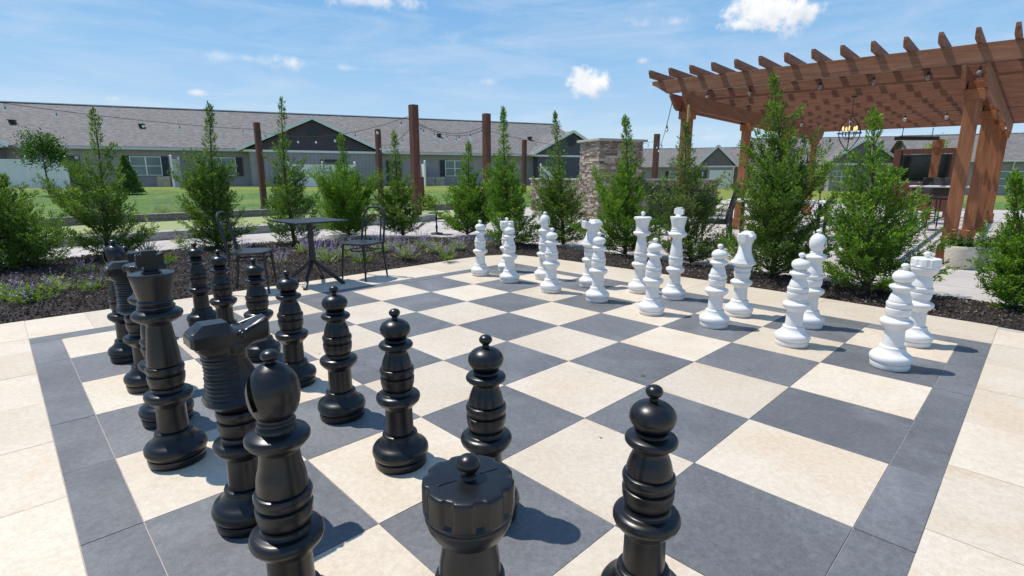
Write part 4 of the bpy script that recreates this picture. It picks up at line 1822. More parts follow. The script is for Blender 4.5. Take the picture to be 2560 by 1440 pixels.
def sage(base, r_, h_, label, seed, spikes=20, flowers=True, lime=False):
    rn = random.Random(seed)
    t = thing('flowering_sage' if flowers else 'low_plant', base, label, 'plant', 'low plants in the mulch bed')
    fo, fl = MB(), MB()
    r_ *= 1.05
    for k in range(int(52 * r_ / .2)):
        a = rn.uniform(0, 2 * PI)
        e = rn.uniform(.25, 1.3)
        d = Vector((math.cos(a) * math.cos(e), math.sin(a) * math.cos(e), math.sin(e)))
        L = r_ * rn.uniform(.6, 1.15)
        p_ = Vector((rn.gauss(0, .04), rn.gauss(0, .04), 0))
        nl = int(L / .018)
        for j in range(nl):
            p_ = p_ + d * L / nl
            for q in (0, 1):
                s_ = Vector((rn.gauss(0, 1), rn.gauss(0, 1), rn.gauss(0, .5))).normalized()
                leaflet(fo, p_, (d + s_ * .9).normalized(), d.cross(s_).normalized(), rn.uniform(.022, .044), .0065)
    if flowers:
        for k in range(spikes):
            a = rn.uniform(0, 2 * PI)
            e = rn.uniform(.55, 1.45)
            d = Vector((math.cos(a) * math.cos(e), math.sin(a) * math.cos(e), math.sin(e)))
            L = h_ * rn.uniform(.6, 1.1)
            p_ = d * L * .35
            fl.tube([Vector((0, 0, 0)), p_ + d * L * .62], .0016, 3, False)
            nl = int(L * .65 / .010)
            for j in range(nl):
                p_ = p_ + d * L * .65 / nl + Vector((0, 0, .0008))
                s_ = Vector((rn.gauss(0, 1), rn.gauss(0, 1), rn.gauss(0, 1))).normalized()
                leaflet(fl, p_, (d * .5 + s_).normalized(), d.cross(s_).normalized(), rn.uniform(.012, .022), .0058)
    fo.build('foliage', M['leaf_lime'] if lime else M['sage'], t)
    if flowers:
        fl.build('flower_spikes', M['petal'], t)
    return t


SG = [
    (25, 762, .17, .26, 'clump of sage with pale purple spikes at the left edge, nearest the paving', 1),
    (78, 768, .16, .24, 'yellowish sage clump second from the left edge', 1),
    (140, 738, .15, .24, 'sage clump in the dark mulch shade, third from the left edge', 1),
    (232, 738, .13, .26, 'small purple and lime clump just left of the black bishop', 1),
    (215, 690, .10, .24, 'purple flower clump behind the small lime clump left of the black bishop', 1),
    (150, 660, .09, .16, 'small lime tuft by the walkway behind the left shrub', 0),
    (370, 648, .16, .34, 'pink purple flowers behind the cross of the black king', 1),
    (425, 668, .12, .18, 'small lime plant right of the black king cross', 0),
    (452, 615, .13, .26, 'faint purple plant at the walkway, left of the third conifer', 1),
    (762, 640, .16, .46, 'purple spikes leaning beside the pedestal of the bistro table', 1),
    (828, 662, .19, .36, 'large grey green sage right of the bistro table pedestal', 1),
    (905, 665, .17, .24, 'lime sage clump under the right bistro chair', 1),
    (955, 640, .17, .38, 'sage with tall purple spikes right of the right bistro chair', 1),
    (1018, 655, .18, .32, 'sage clump with bright purple spikes in the middle of the flower row', 1),
    (1052, 628, .16, .34, 'purple spiked sage behind the middle of the flower row', 1),
    (1088, 640, .19, .26, 'grey green sage below the pedestal table', 1),
    (1145, 632, .17, .30, 'sage clump with purple spikes left of the farthest white pawn', 1),
    (1232, 622, .13, .26, 'purple stems between the farthest white pawn and the far white rook', 1),
    (700, 668, .13, .24, 'small sage clump between the left chair and the table pedestal', 1),
    (800, 645, .15, .34, 'sage with upright spikes just behind the table pedestal', 1),
    (872, 650, .16, .28, 'low grey green sage left of the right bistro chair legs', 1),
    (988, 632, .15, .36, 'taller sage right of the back of the right bistro chair', 1),
    (1118, 655, .15, .22, 'low lime sage at the bed edge below the pedestal table', 1),
    (300, 700, .10, .18, 'little lime clump hidden behind the far black bishop', 0),
    (600, 640, .14, .26, 'purple plant behind the left bistro chair', 1),
]
for i, (px, py, r_, h_, lab, fl) in enumerate(SG):
    p = G(px, py)
    sage((p.x, p.y, .04), r_, h_, lab, 100 + i, spikes=11 if px < 300 else 26, flowers=bool(fl), lime=not fl or 'lime' in lab or 'yellow' in lab)


def broadleaf(name, base, h_, stemh, rx, rz, label, mat, seed, n=2600, cat='tree', leaf=.05, group=None, cone=False):
    rn = random.Random(seed)
    t = thing(name, base, label, cat, group)
    tr, fo = MB(), MB()
    tr.tube([(0, 0, -.05), (.03, 0, stemh * .6), (0, .02, stemh), (0, 0, h_ * .8)], [.05 * h_ / 3, .04 * h_ / 3, .032 * h_ / 3, .01], 8)
    tips = []
    for k in range(26):
        a, f_ = rn.uniform(0, 2 * PI), rn.random()
        z0_ = stemh + (h_ - stemh) * f_ * .6
        rr = rx * (1 - f_ * .6) * rn.uniform(.55, 1.1)
        tip = Vector((rr * math.cos(a), rr * math.sin(a), min(h_ * .97, z0_ + (h_ - stemh) * rn.uniform(.15, .4))))
        tr.tube([(0, 0, z0_), tip * .5 + Vector((0, 0, z0_ * .5)), tip], [.014 * h_ / 3, .010 * h_ / 3, .004], 5, False)
        tips.append(tip)
    for k in range(n):
        if cone:
            f_ = rn.random() ** 1.5
            a = rn.uniform(0, 2 * PI)
            rr = rx * (1 - f_) ** .8 * rn.uniform(.45, 1.05) * (1 + .15 * math.sin(a * 5 + f_ * 20))
            c_ = Vector((rr * math.cos(a), rr * math.sin(a), stemh + (h_ - stemh) * f_))
        else:
            b0_ = rn.choice(tips)
            c_ = b0_ + Vector((rn.gauss(0, rx * .22), rn.gauss(0, rx * .22), rn.gauss(0, rz * .2)))
        d = Vector((rn.gauss(0, 1), rn.gauss(0, 1), rn.gauss(0, .7))).normalized()
        s_ = d.orthogonal().normalized()
        leaflet(fo, c_, d, s_, leaf * rn.uniform(.6, 1.3), leaf * .33)
    tr.build('trunk', M['bark_wood'], t, True)
    fo.build('crown', mat, t)
    return t


p = at(124, 487, 27.5)
p.z = ground_z(p.x, p.y)
broadleaf('young_tree', p, 3.05, 1.15, .95, 1.0, 'small young tree with a slim pale trunk in front of the white patio fence', M['leaf'], 31, 3400, leaf=.11)
p = at(322, 484, 28)
p.z = ground_z(p.x, p.y)
broadleaf('pine_tree', p, 2.0, .12, .72, 1.0, 'short dense cone shaped evergreen on the lawn before the shuttered window', M['needle'], 32, 5200, leaf=.10, cone=True)
for i, (px, D, r_, h_, lab, mt) in enumerate([(172, 17.5, .55, .75, 'round lime green bush beyond the bocce court at the left', 'leaf_lime'), (700, 17.2, .55, .65, 'low dark green bush beside the post beyond the court', 'leaf'),
                                             (745, 18, .5, .6, 'dark bush beyond the court behind the slim conifer', 'leaf'), (1058, 19, .5, .55, 'light green bush beyond the court near the short post', 'leaf_lime'),
                                             (1350, 24, .7, .8, 'lime bush just left of the stone fireplace wall', 'leaf_lime'), (1385, 17.8, .5, .8, 'green bush at the foot of the stone wall', 'leaf')]):
    q = at(px, 441, D)
    broadleaf('round_bush', (q.x, q.y, ground_z(q.x, q.y)), h_, .08, r_, .4, lab, M[mt], 40 + i, 1500, 'bush', .07, 'bushes beyond the court')
for i, (px, D, lab) in enumerate([(395, 15.6, 'hazy purple flowers on the lawn beyond the court, left of the limed conifer'), (450, 15.9, 'hazy purple flowers on the lawn beyond the court, behind the limed conifer'), (245, 15.2, 'hazy purple flowers beyond the court behind the open feathery conifer')]):
    q = at(px, 441, D)
    sage((q.x, q.y, 0), .35, .6, lab, 200 + i)
# vine / climber leaves seen above the television wall
q = at(2345, 362, 21)
broadleaf('young_tree', (q.x, q.y, 0), 2.75, 1.6, .5, .5, 'small yellow green tree just showing above the television wall', M['leaf_lime'], 60, 900, 'tree', .09)
q = at(2062, 400, 20)
broadleaf('young_tree', (q.x, q.y, 0), 2.0, .5, .35, .5, 'narrow lime green tree beside the rear pergola post', M['leaf_lime'], 61, 900, 'tree', .08)

# ------------------------------------------------------------------ bocce court, kerbs and timbers
def ubox(mb_, u0, u1, v0, v1, z0, z1):
    c_ = B((u0 + u1) / 2, (v0 + v1) / 2, (z0 + z1) / 2)
    mb_.box(c_, (abs(u1 - u0) * S, abs(v1 - v0) * S, z1 - z0), (Vector((cT, sT, 0)), Vector((-sT, cT, 0)), Vector((0, 0, 1))))


mb = MB()
mb.add([B(u, v, .035) for u, v in [(-14, 19.85), (18.2, 19.85), (18.2, 26.6), (-14, 26.6)]], [(0, 1, 2, 3)])
struct(mb.build('court_turf', M['turf']))
o0 = B(-1, 19.6)
mb = MB()
for k in range(-5, 7):
    ubox(mb, k * 2.04, k * 2.04 + 2.03, 19.33, 19.85, -.02, .15 + .001 * (k % 2))
tag(mb.build('court_kerb', M['kerb'], org=o0, bevel=.01), 'pale concrete kerb along the near side of the bocce court', 'kerb')
for (u0, u1, lab) in [(-14, 4.2, 'stacked timber edging on the far side of the court, left part'), (4.3, 11.4, 'stacked timber edging across the court at the foot of the left light post')]:
    mb = MB()
    ubox(mb, u0, u1, 26.55, 26.95, -.02, .10)
    ubox(mb, u0, u1 - .02, 26.58, 26.98, .102, .20)
    ubox(mb, u0, u1, 26.56, 27.05, .202, .235)
    tag(mb.build('court_timber', M['timber'], org=B(u0, 26.7), bevel=.006), lab, 'timber edging')
mb = MB()
ubox(mb, 17.9, 24.5, 25.2, 25.6, -.02, .17)
ubox(mb, 17.9, 24.5, 25.22, 25.7, .172, .215)
tag(mb.build('court_timber', M['timber'], org=B(18, 25.4), bevel=.006), 'timber edging behind the pedestal table, right of the narrow conifer', 'timber edging')

# ------------------------------------------------------------------ string light posts
POSTS = []
for (px, ty, D, w_, h_, lab) in [(655, 306, 19.6, .19, 3.3, 'dark brown string light post at the left, standing on the court timbers'),
                                 (944, 323, 23, .19, 3.3, 'dark brown string light post behind the right bistro chair'),
                                 (1033, 262, 15, .20, 3.3, 'tallest looking brown string light post, near the middle'),
                                 (1216, 284, 17.3, .20, 3.3, 'brown string light post just right of the middle of the picture'),
                                 (1311, 350, 30, .20, 3.3, 'far brown string light post left of the stone fireplace'),
                                 (1643, 335, 26, .22, 3.3, 'brown string light post between the fireplace and the pergola'),
                                 (1054, 442, 19, .12, 1.2, 'short brown post left of the dark shuttered window')]:
    tp = at(px if px > 700 else 641, ty, D)
    b0 = Vector((tp.x, tp.y, ground_z(tp.x, tp.y)))
    if px == 655:
        g_ = G(655, 522)
        b0 = Vector((g_.x, g_.y, 0))
        tp = at(641, 306, g_.y)
        b0.x = tp.x
    t = thing('light_post', b0, lab, 'post', 'brown posts carrying the string lights', TH)
    mb = MB()
    hh = tp.z - b0.z
    mb.box((0, 0, hh / 2), (w_, w_, hh))
    mb.build('post', M['post_wood'], t, bevel=.006)
    mb = MB()
    mb.box((0, 0, .03), (w_ + .06, w_ + .06, .06))
    mb.build('base_plate', M['black_metal'], t)
    POSTS.append(Vector((tp.x, tp.y, tp.z)))


def string_light(a, b_, sag, n, label, skip=(), r=.036):
    a, b_ = Vector(a), Vector(b_)
    t = thing('string_light', a, label, 'string lights', 'strings of clear bulbs between the brown posts')
    c_ = MB()
    N = 24
    f_ = lambda q: (b_ - a) * q - Vector((0, 0, 1)) * sag * 4 * q * (1 - q)
    c_.tube([f_(i / N) for i in range(N + 1)], .0075, 5)
    c_.build('cable', M['black_metal'], t)
    for i in range(n):
        q = (i + .5) / n
        bulb_mesh(t, f_(q), r, .09)


P1, P2, P3, P4, P5, P6, P7 = POSTS
string_light(at(-60, 248, 14.0), P1 - Vector((0, 0, .25)), .10, 7, 'string of bulbs sagging from the left edge across the long roof to the first post')
string_light(P1 - Vector((0, 0, .3)), P3 - Vector((0, 0, .25)), .38, 8, 'string of bulbs crossing in front of the purple gable between two posts')
string_light(P3 - Vector((0, 0, .42)), P4 - Vector((0, 0, .34)), .30, 6, 'upper string of bulbs between the two middle posts')
string_light(P3 - Vector((0, 0, .45)), P4 + Vector((.1, .9, -.3)), .34, 5, 'second string of bulbs close behind the one between the two middle posts')
string_light(P2 - Vector((0, 0, .6)), P3 - Vector((0, 0, .5)), .25, 6, 'short string of bulbs from the farther post to the tallest looking post')
string_light(P4 - Vector((0, 0, .5)), P6 - Vector((0, 0, .3)), .45, 7, 'string of bulbs from the middle post towards the fireplace')
string_light(P6 - Vector((0, 0, .3)), L1 + Vector((-.3, 0, 2.62)), .5, 4, 'string of bulbs from the post by the fireplace to the pergola')

# ------------------------------------------------------------------ stone fireplace and low walls
D = 15.6
fc = at(1498, 441, D)
FA = TH - R(22)
fx, fy = Vector((math.cos(FA), math.sin(FA), 0)), Vector((-math.sin(FA), math.cos(FA), 0))      # right-away, left-away


def face_box(name, mat, org, a0, a1, b0, b1, z0, z1, parent=None, bevel=0, sub=None):
    m_ = MB()
    c_ = fx * ((a0 + a1) / 2) + fy * ((b0 + b1) / 2) + Vector((0, 0, (z0 + z1) / 2))
    m_.box(c_, (a1 - a0, b1 - b0, z1 - z0), (fx, fy, Vector((0, 0, 1))))
    return m_.build(name, mat, parent, bevel=bevel)


fo_ = Vector((fc.x, fc.y, -.02))
t = thing('stone_fireplace', fo_, 'tall outdoor fireplace of stacked brown stone with a pale flat cap', 'fireplace')
zt = at(1498, 350, D).z
rn = random.Random(5)


def stone_face(m_, org, ax, nrm, L, z0, z1):
    """courses of split stones with uneven depth"""
    z = z0
    while z < z1 - .01:
        h_ = min(rn.choice((.035, .045, .055, .06, .08)), z1 - z)
        x = -.02
        while x < L:
            w_ = rn.uniform(.10, .30)
            x1 = min(L + .01, x + w_)
            if x1 - x > .03:
                d_ = rn.uniform(.015, .05)
                c_ = org + ax * ((x + x1) / 2) + nrm * (d_ / 2) + Vector((0, 0, z + h_ / 2))
                m_.box(c_, (x1 - x - .006, d_, h_ - .006), (ax, nrm, Vector((0, 0, 1))))
            x = x1
        z += h_


m_ = MB()
cst = fx * .74 + fy * .55
m_.box(cst + Vector((0, 0, zt / 2)), (1.48 - .02, 1.1 - .02, zt), (fx, fy, Vector((0, 0, 1))))
stone_face(m_, Vector((0, 0, 0)), fy, -fx, 1.1, 0, zt)
stone_face(m_, Vector((0, 0, 0)), fx, -fy, 1.48, 0, zt)
m, nt, b = new_mat('split_stone')
c1 = ramp(nt, island(nt), [(0, (.19, .145, .115)), (.35, (.28, .22, .18)), (.7, (.39, .32, .26)), (1, (.58, .50, .42))])
c1 = mixc(nt, .5, c1, ramp(nt, noise_tex(nt, 14, 5, .7), [(.3, (.25, .23, .22)), (.7, (.75, .74, .73))]), 'OVERLAY')
nt.links.new(c1, b.inputs['Base Color'])
b.inputs['Roughness'].default_value = .92
bump(nt, b, noise_tex(nt, 30, 4), .5, .01)
M['split_stone'] = m
m_.build('chimney_breast', M['split_stone'], t)
face_box('cap', M['cap'], None, -.11, 1.58, -.11, 1.2, zt, zt + .07, t, .008)
for (a0, a1, b0, b1, lab) in [(.12, .55, 1.12, 5.0, 'low stone wall with a pale cap left of the fireplace'), (1.52, 4.6, .12, .60, 'low stone wall with a pale cap right of the fireplace')]:
    w0 = fo_ + fx * a0 + fy * b0
    t2 = thing('stone_wall', w0, lab, 'wall', 'low stone walls beside the fireplace')
    m_ = MB()
    m_.box(fx * (a1 - a0) / 2 + fy * (b1 - b0) / 2 + Vector((0, 0, .57)), (a1 - a0, b1 - b0, 1.12), (fx, fy, Vector((0, 0, 1))))
    stone_face(m_, Vector((0, 0, 0)), fy, -fx, b1 - b0, 0, 1.13)
    stone_face(m_, Vector((0, 0, 0)), fx, -fy, a1 - a0, 0, 1.13)
    m_.build('masonry', M['split_stone'], t2)
    face_box('cap', M['cap'], None, -.08, a1 - a0 + .08, -.02, b1 - b0 + .08, 1.132, 1.19, t2, .008)

# ------------------------------------------------------------------ long house behind the lawn
ZG = .38
EAVE = 2.78
pL = at(0, 470, 36.0)
pR = at(1200, 466, 48.0)
fA = Vector((pR.x - pL.x, pR.y - pL.y, 0))
fA.normalize()
nA = Vector((-fA.y, fA.x, 0))      # away from the camera


def house_root(name, org, ang, label):
    return thing(name, org, label, 'house', None, ang)


def rake_roof(m_, x0, x1, y0, z0, y1, z1, th=.12):
    """one sloped roof plane: local x along the house, rises from (y0,z0) to (y1,z1)"""
    n_ = Vector((0, -(z1 - z0), (y1 - y0))).normalized() * th
    a, b_, c_, d_ = Vector((x0, y0, z0)), Vector((x1, y0, z0)), Vector((x1, y1, z1)), Vector((x0, y1, z1))
    m_.add([a, b_, c_, d_, a - n_, b_ - n_, c_ - n_, d_ - n_], [(0, 1, 2, 3), (7, 6, 5, 4), (0, 4, 5, 1), (1, 5, 6, 2), (2, 6, 7, 3), (3, 7, 4, 0)])


def window(root, x, z, w_, h_, y, shutters=(1, 1), blinds=True):
    fr = MB()
    t_ = .05
    for (a, b_, c_, d_) in [(x, z - h_ / 2 + t_ / 2, w_, t_), (x, z + h_ / 2 - t_ / 2, w_, t_), (x - w_ / 2 + t_ / 2, z, t_, h_ - .1), (x + w_ / 2 - t_ / 2, z, t_, h_ - .1), (x, z, .08, h_ - .1)]:
        fr.box((a, y - .03, b_), (c_, .08, d_))
    for s_ in (-1, 1):
        fr.box((x + s_ * w_ / 4, y - .025, z), (w_ / 2 - .09, .05, .045))
    o = fr.build('window', M['white_vinyl'], root)
    g = MB()
    g.box((x, y + .002, z), (w_ - .06, .015, h_ - .06))
    g.build('pane', M['glass'], o)
    for s_, on in ((-1, shutters[0]), (1, shutters[1])):
        if on:
            sh = MB()
            sh.box((x + s_ * (w_ / 2 + .23), y - .02, z), (.42, .04, h_ + .04))
            for q in range(14):
                sh.box((x + s_ * (w_ / 2 + .23), y - .045, z - h_ / 2 + .08 + q * (h_ - .12) / 13), (.34, .015, .05))
            sh.build('shutter', M['shutter'], root)


def fence_panel(org, ang, L, h_, label, npost=2):
    t = thing('vinyl_fence', org, label, 'fence', 'white vinyl privacy fences of the back patios', ang)
    b_ = MB()
    b_.box((L / 2, 0, h_ * .52), (L, .035, h_ * .88))
    n = int(L / .14)
    for k in range(n):
        b_.box(((k + .5) * L / n, -.022, h_ * .52), (L / n - .05, .035, h_ * .80))
    for z in (.12, h_ * .74, h_ * .94):
        b_.box((L / 2, -.02, z), (L, .07, .10))
    b_.build('panel', M['white_vinyl'], t)
    for k in range(npost):
        x = L * k / (npost - 1)
        b_ = MB()
        b_.box((x, 0, (h_ + .12) / 2), (.13, .13, h_ + .12))
        b_.lathe([(.10, h_ + .12), (.09, h_ + .14), (.01, h_ + .19)], 4, (x, 0, 0))
        b_.build('post', M['white_vinyl'], t)
    return t


angA = math.atan2(fA.y, fA.x)
LA = 62.0
orgA = Vector((pL.x, pL.y, 0)) - fA * 14
orgA.z = ZG


def xA(px):
    """distance along the facade of the point seen at picture column px"""
    d = ray(px, 441)
    # intersect with facade line
    k = Vector((d.x, d.y))
    o_ = Vector((orgA.x, orgA.y))
    f2 = Vector((fA.x, fA.y))
    det = k.x * (-f2.y) - k.y * (-f2.x)
    s_ = (o_.x * (-f2.y) - o_.y * (-f2.x)) / det
    pt = k * s_
    return (pt - o_).dot(f2)


XR = xA(1488)
t = house_root('long_house', orgA, angA, 'long single storey grey house with a big brown shingle roof and purple gables')
DEP = 11.0
RZ = 7.05 - ZG
b_ = MB()
b_.box((XR / 2, DEP, EAVE / 2 - .3), (XR, DEP * 2 - .04, EAVE + .6))
b_.build('wall', M['siding'], t)
b_ = MB()
rake_roof(b_, -.4, XR + .5, -.45, EAVE + .06, DEP, RZ)
rake_roof(b_, -.4, XR + .5, DEP * 2 + .45, EAVE + .06, DEP, RZ)
rf = b_.build('roof', M['shingle'], t)
b_ = MB()
b_.beam((-.4, DEP, RZ + .05), (XR + .5, DEP, RZ + .05), .30, .05)
b_.build('ridge_cap', M['gutter'], rf)
# gable end wall on the right, closing the attic
b_ = MB()
b_.prism([(0, EAVE), (DEP, RZ - .12), (DEP * 2, EAVE)], (XR - .06, 0, 0), (Y, Z, X), .12)
b_.build('end_gable', M['siding_slate'], t)
b_ = MB()
b_.box((XR / 2, -.50, EAVE - .06), (XR + .8, .10, .17))
b_.box((XR / 2, -.24, EAVE - .14), (XR + .8, .44, .02))
b_.build('gutter', M['gutter'], t)
# rake board
b_ = MB()
b_.beam((XR + .53, -.45, EAVE + .02), (XR + .53, DEP, RZ - .02), .05, .2)
b_.build('rake_board', M['gutter'], t)


def gable(pxl, pxr, pyapex, mat, vent, low, label=None):
    x0, x1 = xA(pxl), xA(pxr)
    xc = (x0 + x1) / 2
    # apex height from the picture at the facade distance
    P_ = orgA + fA * xc
    za = at((pxl + pxr) / 2, pyapex, P_.y).z - ZG
    pr_ = 1.1                          # projection of the gable bay
    b_ = MB()
    b_.box((xc, -pr_ / 2 + .0, EAVE / 2 - .3), (x1 - x0 - .9, pr_ - .004, EAVE + .6))
    b_.build('bay_wall', M[low], t)
    b_ = MB()
    b_.prism([(x0 + .25, EAVE - .02), (xc, za - .16), (x1 - .25, EAVE - .02)], (0, -pr_ + .03, 0), (X, Z, Y), .10)
    g = b_.build('gable_wall', M[mat], t)
    if vent:
        v_ = MB()
        v_.tube([(xc, -pr_ - .03, EAVE + (za - EAVE) * .56), (xc, -pr_ - .07, EAVE + (za - EAVE) * .56)], .42, 24)
        v_.build('gable_vent', M['shutter'], g)
    b_ = MB()
    # where the little ridge meets the main slope
    yb = -.45 + (za - EAVE) / ((RZ - EAVE) / (DEP + .45)) + .2
    for s_, xe in ((-1, x0 - .35), (1, x1 + .35)):
        ze = EAVE - .02
        y0_, y1_ = -pr_ - .35, yb
        n_ = Vector((-(za - ze) * s_, 0, -abs(xe - xc))).normalized() * -.12
        a = Vector((xe, y0_, ze))
        bb = Vector((xc, y0_, za))
        cc = Vector((xc, y1_, za))
        dd = Vector((xe, -.40, ze))
        b_.add([a, bb, cc, dd, a - Vector((0, 0, .12)), bb - Vector((0, 0, .12)), cc - Vector((0, 0, .12)), dd - Vector((0, 0, .12))],
               [(0, 1, 2, 3), (7, 6, 5, 4), (0, 4, 5, 1), (1, 5, 6, 2), (2, 6, 7, 3), (3, 7, 4, 0)])
    b_.build('gable_roof', M['shingle'], t)
    b_ = MB()
    for xe in (x0 - .35, x1 + .35):
        b_.beam((xe, -pr_ - .38, EAVE - .06), (xc, -pr_ - .38, za - .03), .05, .24)
    b_.build('gable_trim', M['trim'], t)
    b_ = MB()
    b_.box((xc, -pr_ - .05, EAVE - .10), (x1 - x0 - .1, .14, .16))
    b_.build('gable_fascia', M['trim'], t)
    return x0, x1, pr_


gx0, gx1, gpr = gable(617, 950, 298, 'siding_brown', True, 'batten')
gable(-300, 48, 290, 'siding_brown', False, 'batten')
gable(1322, 1500, 330, 'siding_slate', True, 'siding_slate')
for i, (px, shl, shr) in enumerate([(370, 1, 1), (558, 0, 1), (1137, 1, 0)]):
    window(t, xA(px), 1.50, 1.95 if px != 1137 else 1.75, 1.35, -.03, (shl, shr))
# doors
for (px, w_, y_, h_) in [(168, 1.75, -.04, 2.15), (828, 1.5, -gpr - .03, 2.1), (1255, 1.1, -.04, 2.1), (985, 1.2, -.04, 2.1), (1462, 1.0, -1.13, 1.9)]:
    x = xA(px)
    b_ = MB()
    b_.box((x, y_, h_ / 2), (w_, .08, h_))
    o = b_.build('door', M['shutter'], t)
    b_ = MB()
    b_.box((x, y_ - .045, h_ / 2 + .02), (w_ - .4, .012, h_ - .42))
    b_.build('pane', M['glass_dark'], o)
# downspout
for px in (631,):
    b_ = MB()
    x = xA(px)
    b_.tube([(x, -.46, EAVE - .1), (x, -.12, EAVE - .3), (x, -.10, .1)], .05, 6)
    b_.build('downspout', M['trim'], t)
b_ = MB()
b_.box((xA(201), -.05, 2.02), (.22, .06, .22))
o = b_.build('dryer_vent', M['trim'], t)
# roof vents
for i, (px, py) in enumerate([(57, 303), (372, 314), (1100, 339), (1323, 342)]):
    yy = DEP * (.42 if i < 2 else .40)
    zz = EAVE + .06 + (RZ - EAVE) * (yy + .45) / (DEP + .45)
    Pm = orgA + fA * xA(px) + nA * yy
    x = xA(px) * (1 + 0) + 0
    # column correction for the setback
    k = ray(px, 441)
    for _ in range(20):
        Pm = orgA + fA * x + nA * yy
        x += (k.x / k.y * Pm.y - Pm.x) * .9
    b_ = MB()
    b_.box((x, yy, zz + .10), (.34, .34, .22))
    b_.box((x, yy - .1, zz + .22), (.42, .50, .04))
    b_.build('roof_vent', M['black_metal'], rf)

# patio fences
def onA(px, off):
    P_ = orgA + fA * xA(px)
    return P_ - nA * off


a = onA(30, 2.6)
fence_panel(Vector((a.x, a.y, ZG - .05)), angA, 4.0, 1.95, 'wide white vinyl fence at the left, behind the small young tree', 3)
a = onA(452, 2.4)
fence_panel(Vector((a.x, a.y, ZG - .05)), angA + PI / 2, 2.35, 2.1, 'narrow white vinyl fence end right of the first shuttered window', 2)
a = onA(728, 3.0)
fence_panel(Vector((a.x, a.y, ZG - .02)), angA, 4.7, 1.75, 'white vinyl fence with tall posts below the purple gable', 3)
a = onA(1050, 2.2)
fence_panel(Vector((a.x, a.y, ZG - .05)), angA + PI / 2, 2.1, 1.95, 'narrow white vinyl fence end behind the tallest looking light post', 2)
a = onA(1326, 2.4)
fence_panel(Vector((a.x, a.y, ZG - .15)), angA, 1.6, 1.9, 'white vinyl fence left of the stone fireplace', 2)
# air conditioners
for px, lab in [(418, 'grey air conditioning unit right of the shuttered window'), (1068, 'grey air conditioning unit right of the short brown post'), (1092, 'grey air conditioning unit below the dark shutter of the far window'), (700, 'dark box unit beside the fence under the purple gable')]:
    a = onA(px, .9)
    tt = thing('air_conditioner', (a.x, a.y, ZG - .05), lab, 'air conditioner', 'air conditioning units along the long house', angA)
    b_ = MB()
    b_.box((0, 0, .40), (.8, .75, .8))
    for q in range(9):
        b_.box((0, -.385, .1 + q * .075), (.72, .02, .03))
    b_.build('housing', M['kerb'] if px != 700 else M['shutter'], tt, bevel=.02)
    b_ = MB()
    b_.tube([(0, 0, .80), (0, 0, .82)], .28, 20)
    b_.build('fan_grille', M['black_metal'], tt)
# pale patio slab in front of the left fence
a = onA(25, 2.9)
b_ = MB()
b_.box((2.6, .6, .0), (6.4, 3.2, .12))
o = b_.build('patio_slab', M['concrete'], org=(0, 0, 0))
o.location = (a.x, a.y, ZG - .06)
o.rotation_euler = (0, 0, angA)
struct(o)

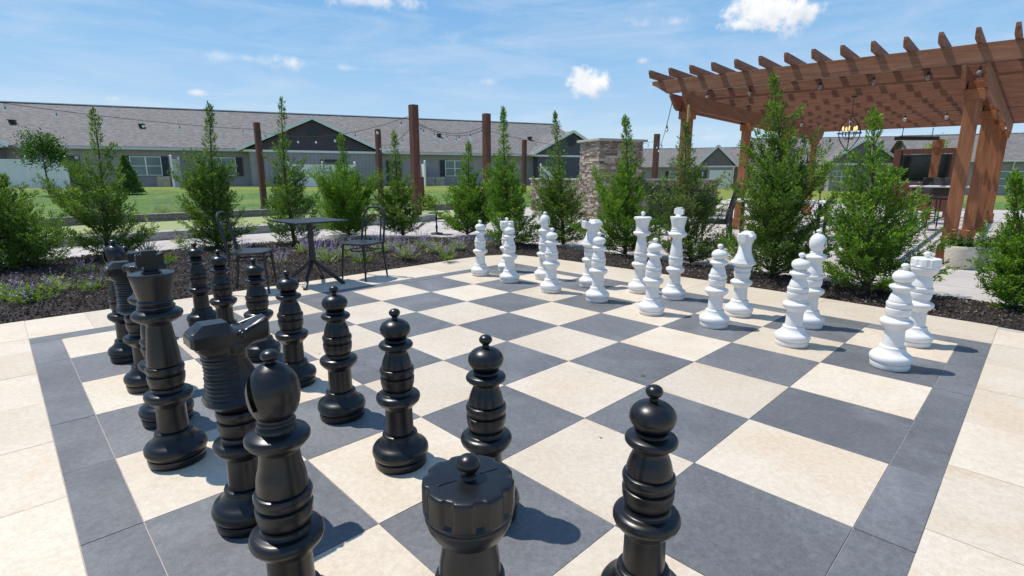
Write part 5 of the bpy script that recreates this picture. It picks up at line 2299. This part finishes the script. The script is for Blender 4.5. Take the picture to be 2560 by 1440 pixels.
# ------------------------------------------------------------------ far houses to the right
def far_house(label, px0, px1, D0_, D1_, ze, zr, zg, dep, gables, mat, name='far_house'):
    a, b2 = at(px0, 441, D0_), at(px1, 441, D1_)
    a.z = b2.z = 0
    d = b2 - a
    L = d.length
    d.normalize()
    ang_ = math.atan2(d.y, d.x)
    a.z = zg
    t = thing(name, a, label, 'house', None, ang_)
    e_, r_ = ze - zg, zr - zg
    b_ = MB()
    b_.box((L / 2, dep / 2, e_ / 2 - .2), (L - .1, dep, e_ + .4))
    b_.build('wall', M[mat], t)
    b_ = MB()
    rake_roof(b_, -.4, L + .4, -.4, e_ + .05, dep / 2, r_)
    rake_roof(b_, -.4, L + .4, dep + .4, e_ + .05, dep / 2, r_)
    b_.prism([(0, e_ - .02), (dep / 2, r_ - .15), (dep, e_ - .02)], (.05, 0, 0), (Y, Z, X), .1)
    b_.prism([(0, e_ - .02), (dep / 2, r_ - .15), (dep, e_ - .02)], (L - .05, 0, 0), (Y, Z, X), .1)
    b_.build('roof', M['shingle'], t)
    b_ = MB()
    b_.box((L / 2, -.45, e_ - .05), (L + .8, .1, .16))
    b_.build('gutter', M['trim'], t)

    def xx(px):
        k = ray(px, 441)
        x = 0
        for _ in range(60):
            x += (k.x / k.y * (a.y + d.y * x) - (a.x + d.x * x)) * .8
        return x
    for (g0, g1, pya, gm, wall, win) in gables:
        x0, x1 = xx(g0), xx(g1)
        xc = (x0 + x1) / 2
        Dm = a.y + d.y * xc
        za = at((g0 + g1) / 2, pya, Dm).z - zg
        pr_ = 1.6
        b_ = MB()
        b_.box((xc, -pr_ / 2, e_ / 2 - .2), (x1 - x0 - .5, pr_ - .01, e_ + .4))
        b_.build('bay_wall', M[wall], t)
        b_ = MB()
        b_.prism([(x0 + .2, e_ - .02), (xc, za - .15), (x1 - .2, e_ - .02)], (0, -pr_ + .02, 0), (X, Z, Y), .1)
        b_.build('gable_wall', M[gm], t)
        b_ = MB()
        yb = -.4 + (za - e_) / ((r_ - e_) / (dep / 2 + .4)) + .3
        yb = min(yb, dep / 2)
        for xe in (x0 - .25, x1 + .25):
            vs_ = [Vector((xe, -pr_ - .3, e_ - .03)), Vector((xc, -pr_ - .3, za)), Vector((xc, yb, za)), Vector((xe, -.35, e_ - .03))]
            b_.add(vs_ + [v - Vector((0, 0, .12)) for v in vs_], [(0, 1, 2, 3), (7, 6, 5, 4), (0, 4, 5, 1), (1, 5, 6, 2), (2, 6, 7, 3), (3, 7, 4, 0)])
        b_.build('gable_roof', M['shingle'], t)
        b_ = MB()
        for xe in (x0 - .25, x1 + .25):
            b_.beam((xe, -pr_ - .34, e_ - .06), (xc, -pr_ - .34, za - .03), .06, .28)
        b_.box((xc, -pr_ - .06, e_ - .08), (x1 - x0, .12, .18))
        for xe in (x0 + .28, x1 - .28):
            b_.box((xe, -pr_ - .02, e_ / 2 - .1), (.16, .06, e_ - .1))
        b_.build('gable_trim', M['white_vinyl'], t)
        if win == 'garage':
            b_ = MB()
            b_.box((xc + .5, -pr_ - .03, 1.12), (2.6, .06, 2.2))
            for q in range(4):
                b_.box((xc + .5, -pr_ - .065, .3 + q * .52), (2.5, .015, .44))
            b_.build('garage_door', M['white_vinyl'], t)
            b_ = MB()
            b_.box((xc - 1.6, -pr_ - .03, 1.15), (1.0, .06, 2.1))
            o_ = b_.build('door', M['shutter'], t)
            b_ = MB()
            b_.box((xc - 1.6, -pr_ - .065, 1.2), (.16, .02, 1.7))
            b_.build('pane', M['white_vinyl'], o_)
        else:
            for q in (-.28, .22):
                window(t, xc + (x1 - x0) * q, 1.5, 1.6, 1.1, -pr_ - .03, (0, 0))
    return t, xx, e_


t1, xx, e_ = far_house('distant grey house with a white trimmed garage gable, seen between pergola posts', 1560, 2000, 72, 64, 2.55, 5.0, -.2, 11, [(1745, 1838, 365, 'siding_taupe', 'siding', 'garage')], 'siding')
window(t1, xx(1690), 1.5, 1.8, 1.2, -.03, (1, 1))
t1, xx, e_ = far_house('distant house with a large brown gable, seen behind the chandelier', 1905, 2330, 58, 54, 2.60, 5.6, -.2, 12, [(2052, 2228, 347, 'siding_taupe', 'siding', 'win')], 'siding')
window(t1, xx(2010), 1.5, 1.5, 1.2, -.03, (0, 1))
t1, xx, e_ = far_house('distant grey house at the right edge, behind the near pergola posts', 2290, 2900, 46, 40, 2.62, 5.0, -.2, 11, [], 'siding')
window(t1, xx(2535), 1.35, 2.6, 1.2, -.03, (0, 0))
window(t1, xx(2300), 1.5, 1.6, 1.2, -.03, (0, 0))
b_ = MB()
b_.tube([(xx(2527), -.44, e_), (xx(2527), -.1, e_ - .3), (xx(2527), -.1, 0)], .05, 6)
b_.build('downspout', M['trim'], t1)

# white picket railing between the far houses and the patio
q = at(2500, 460, 30)
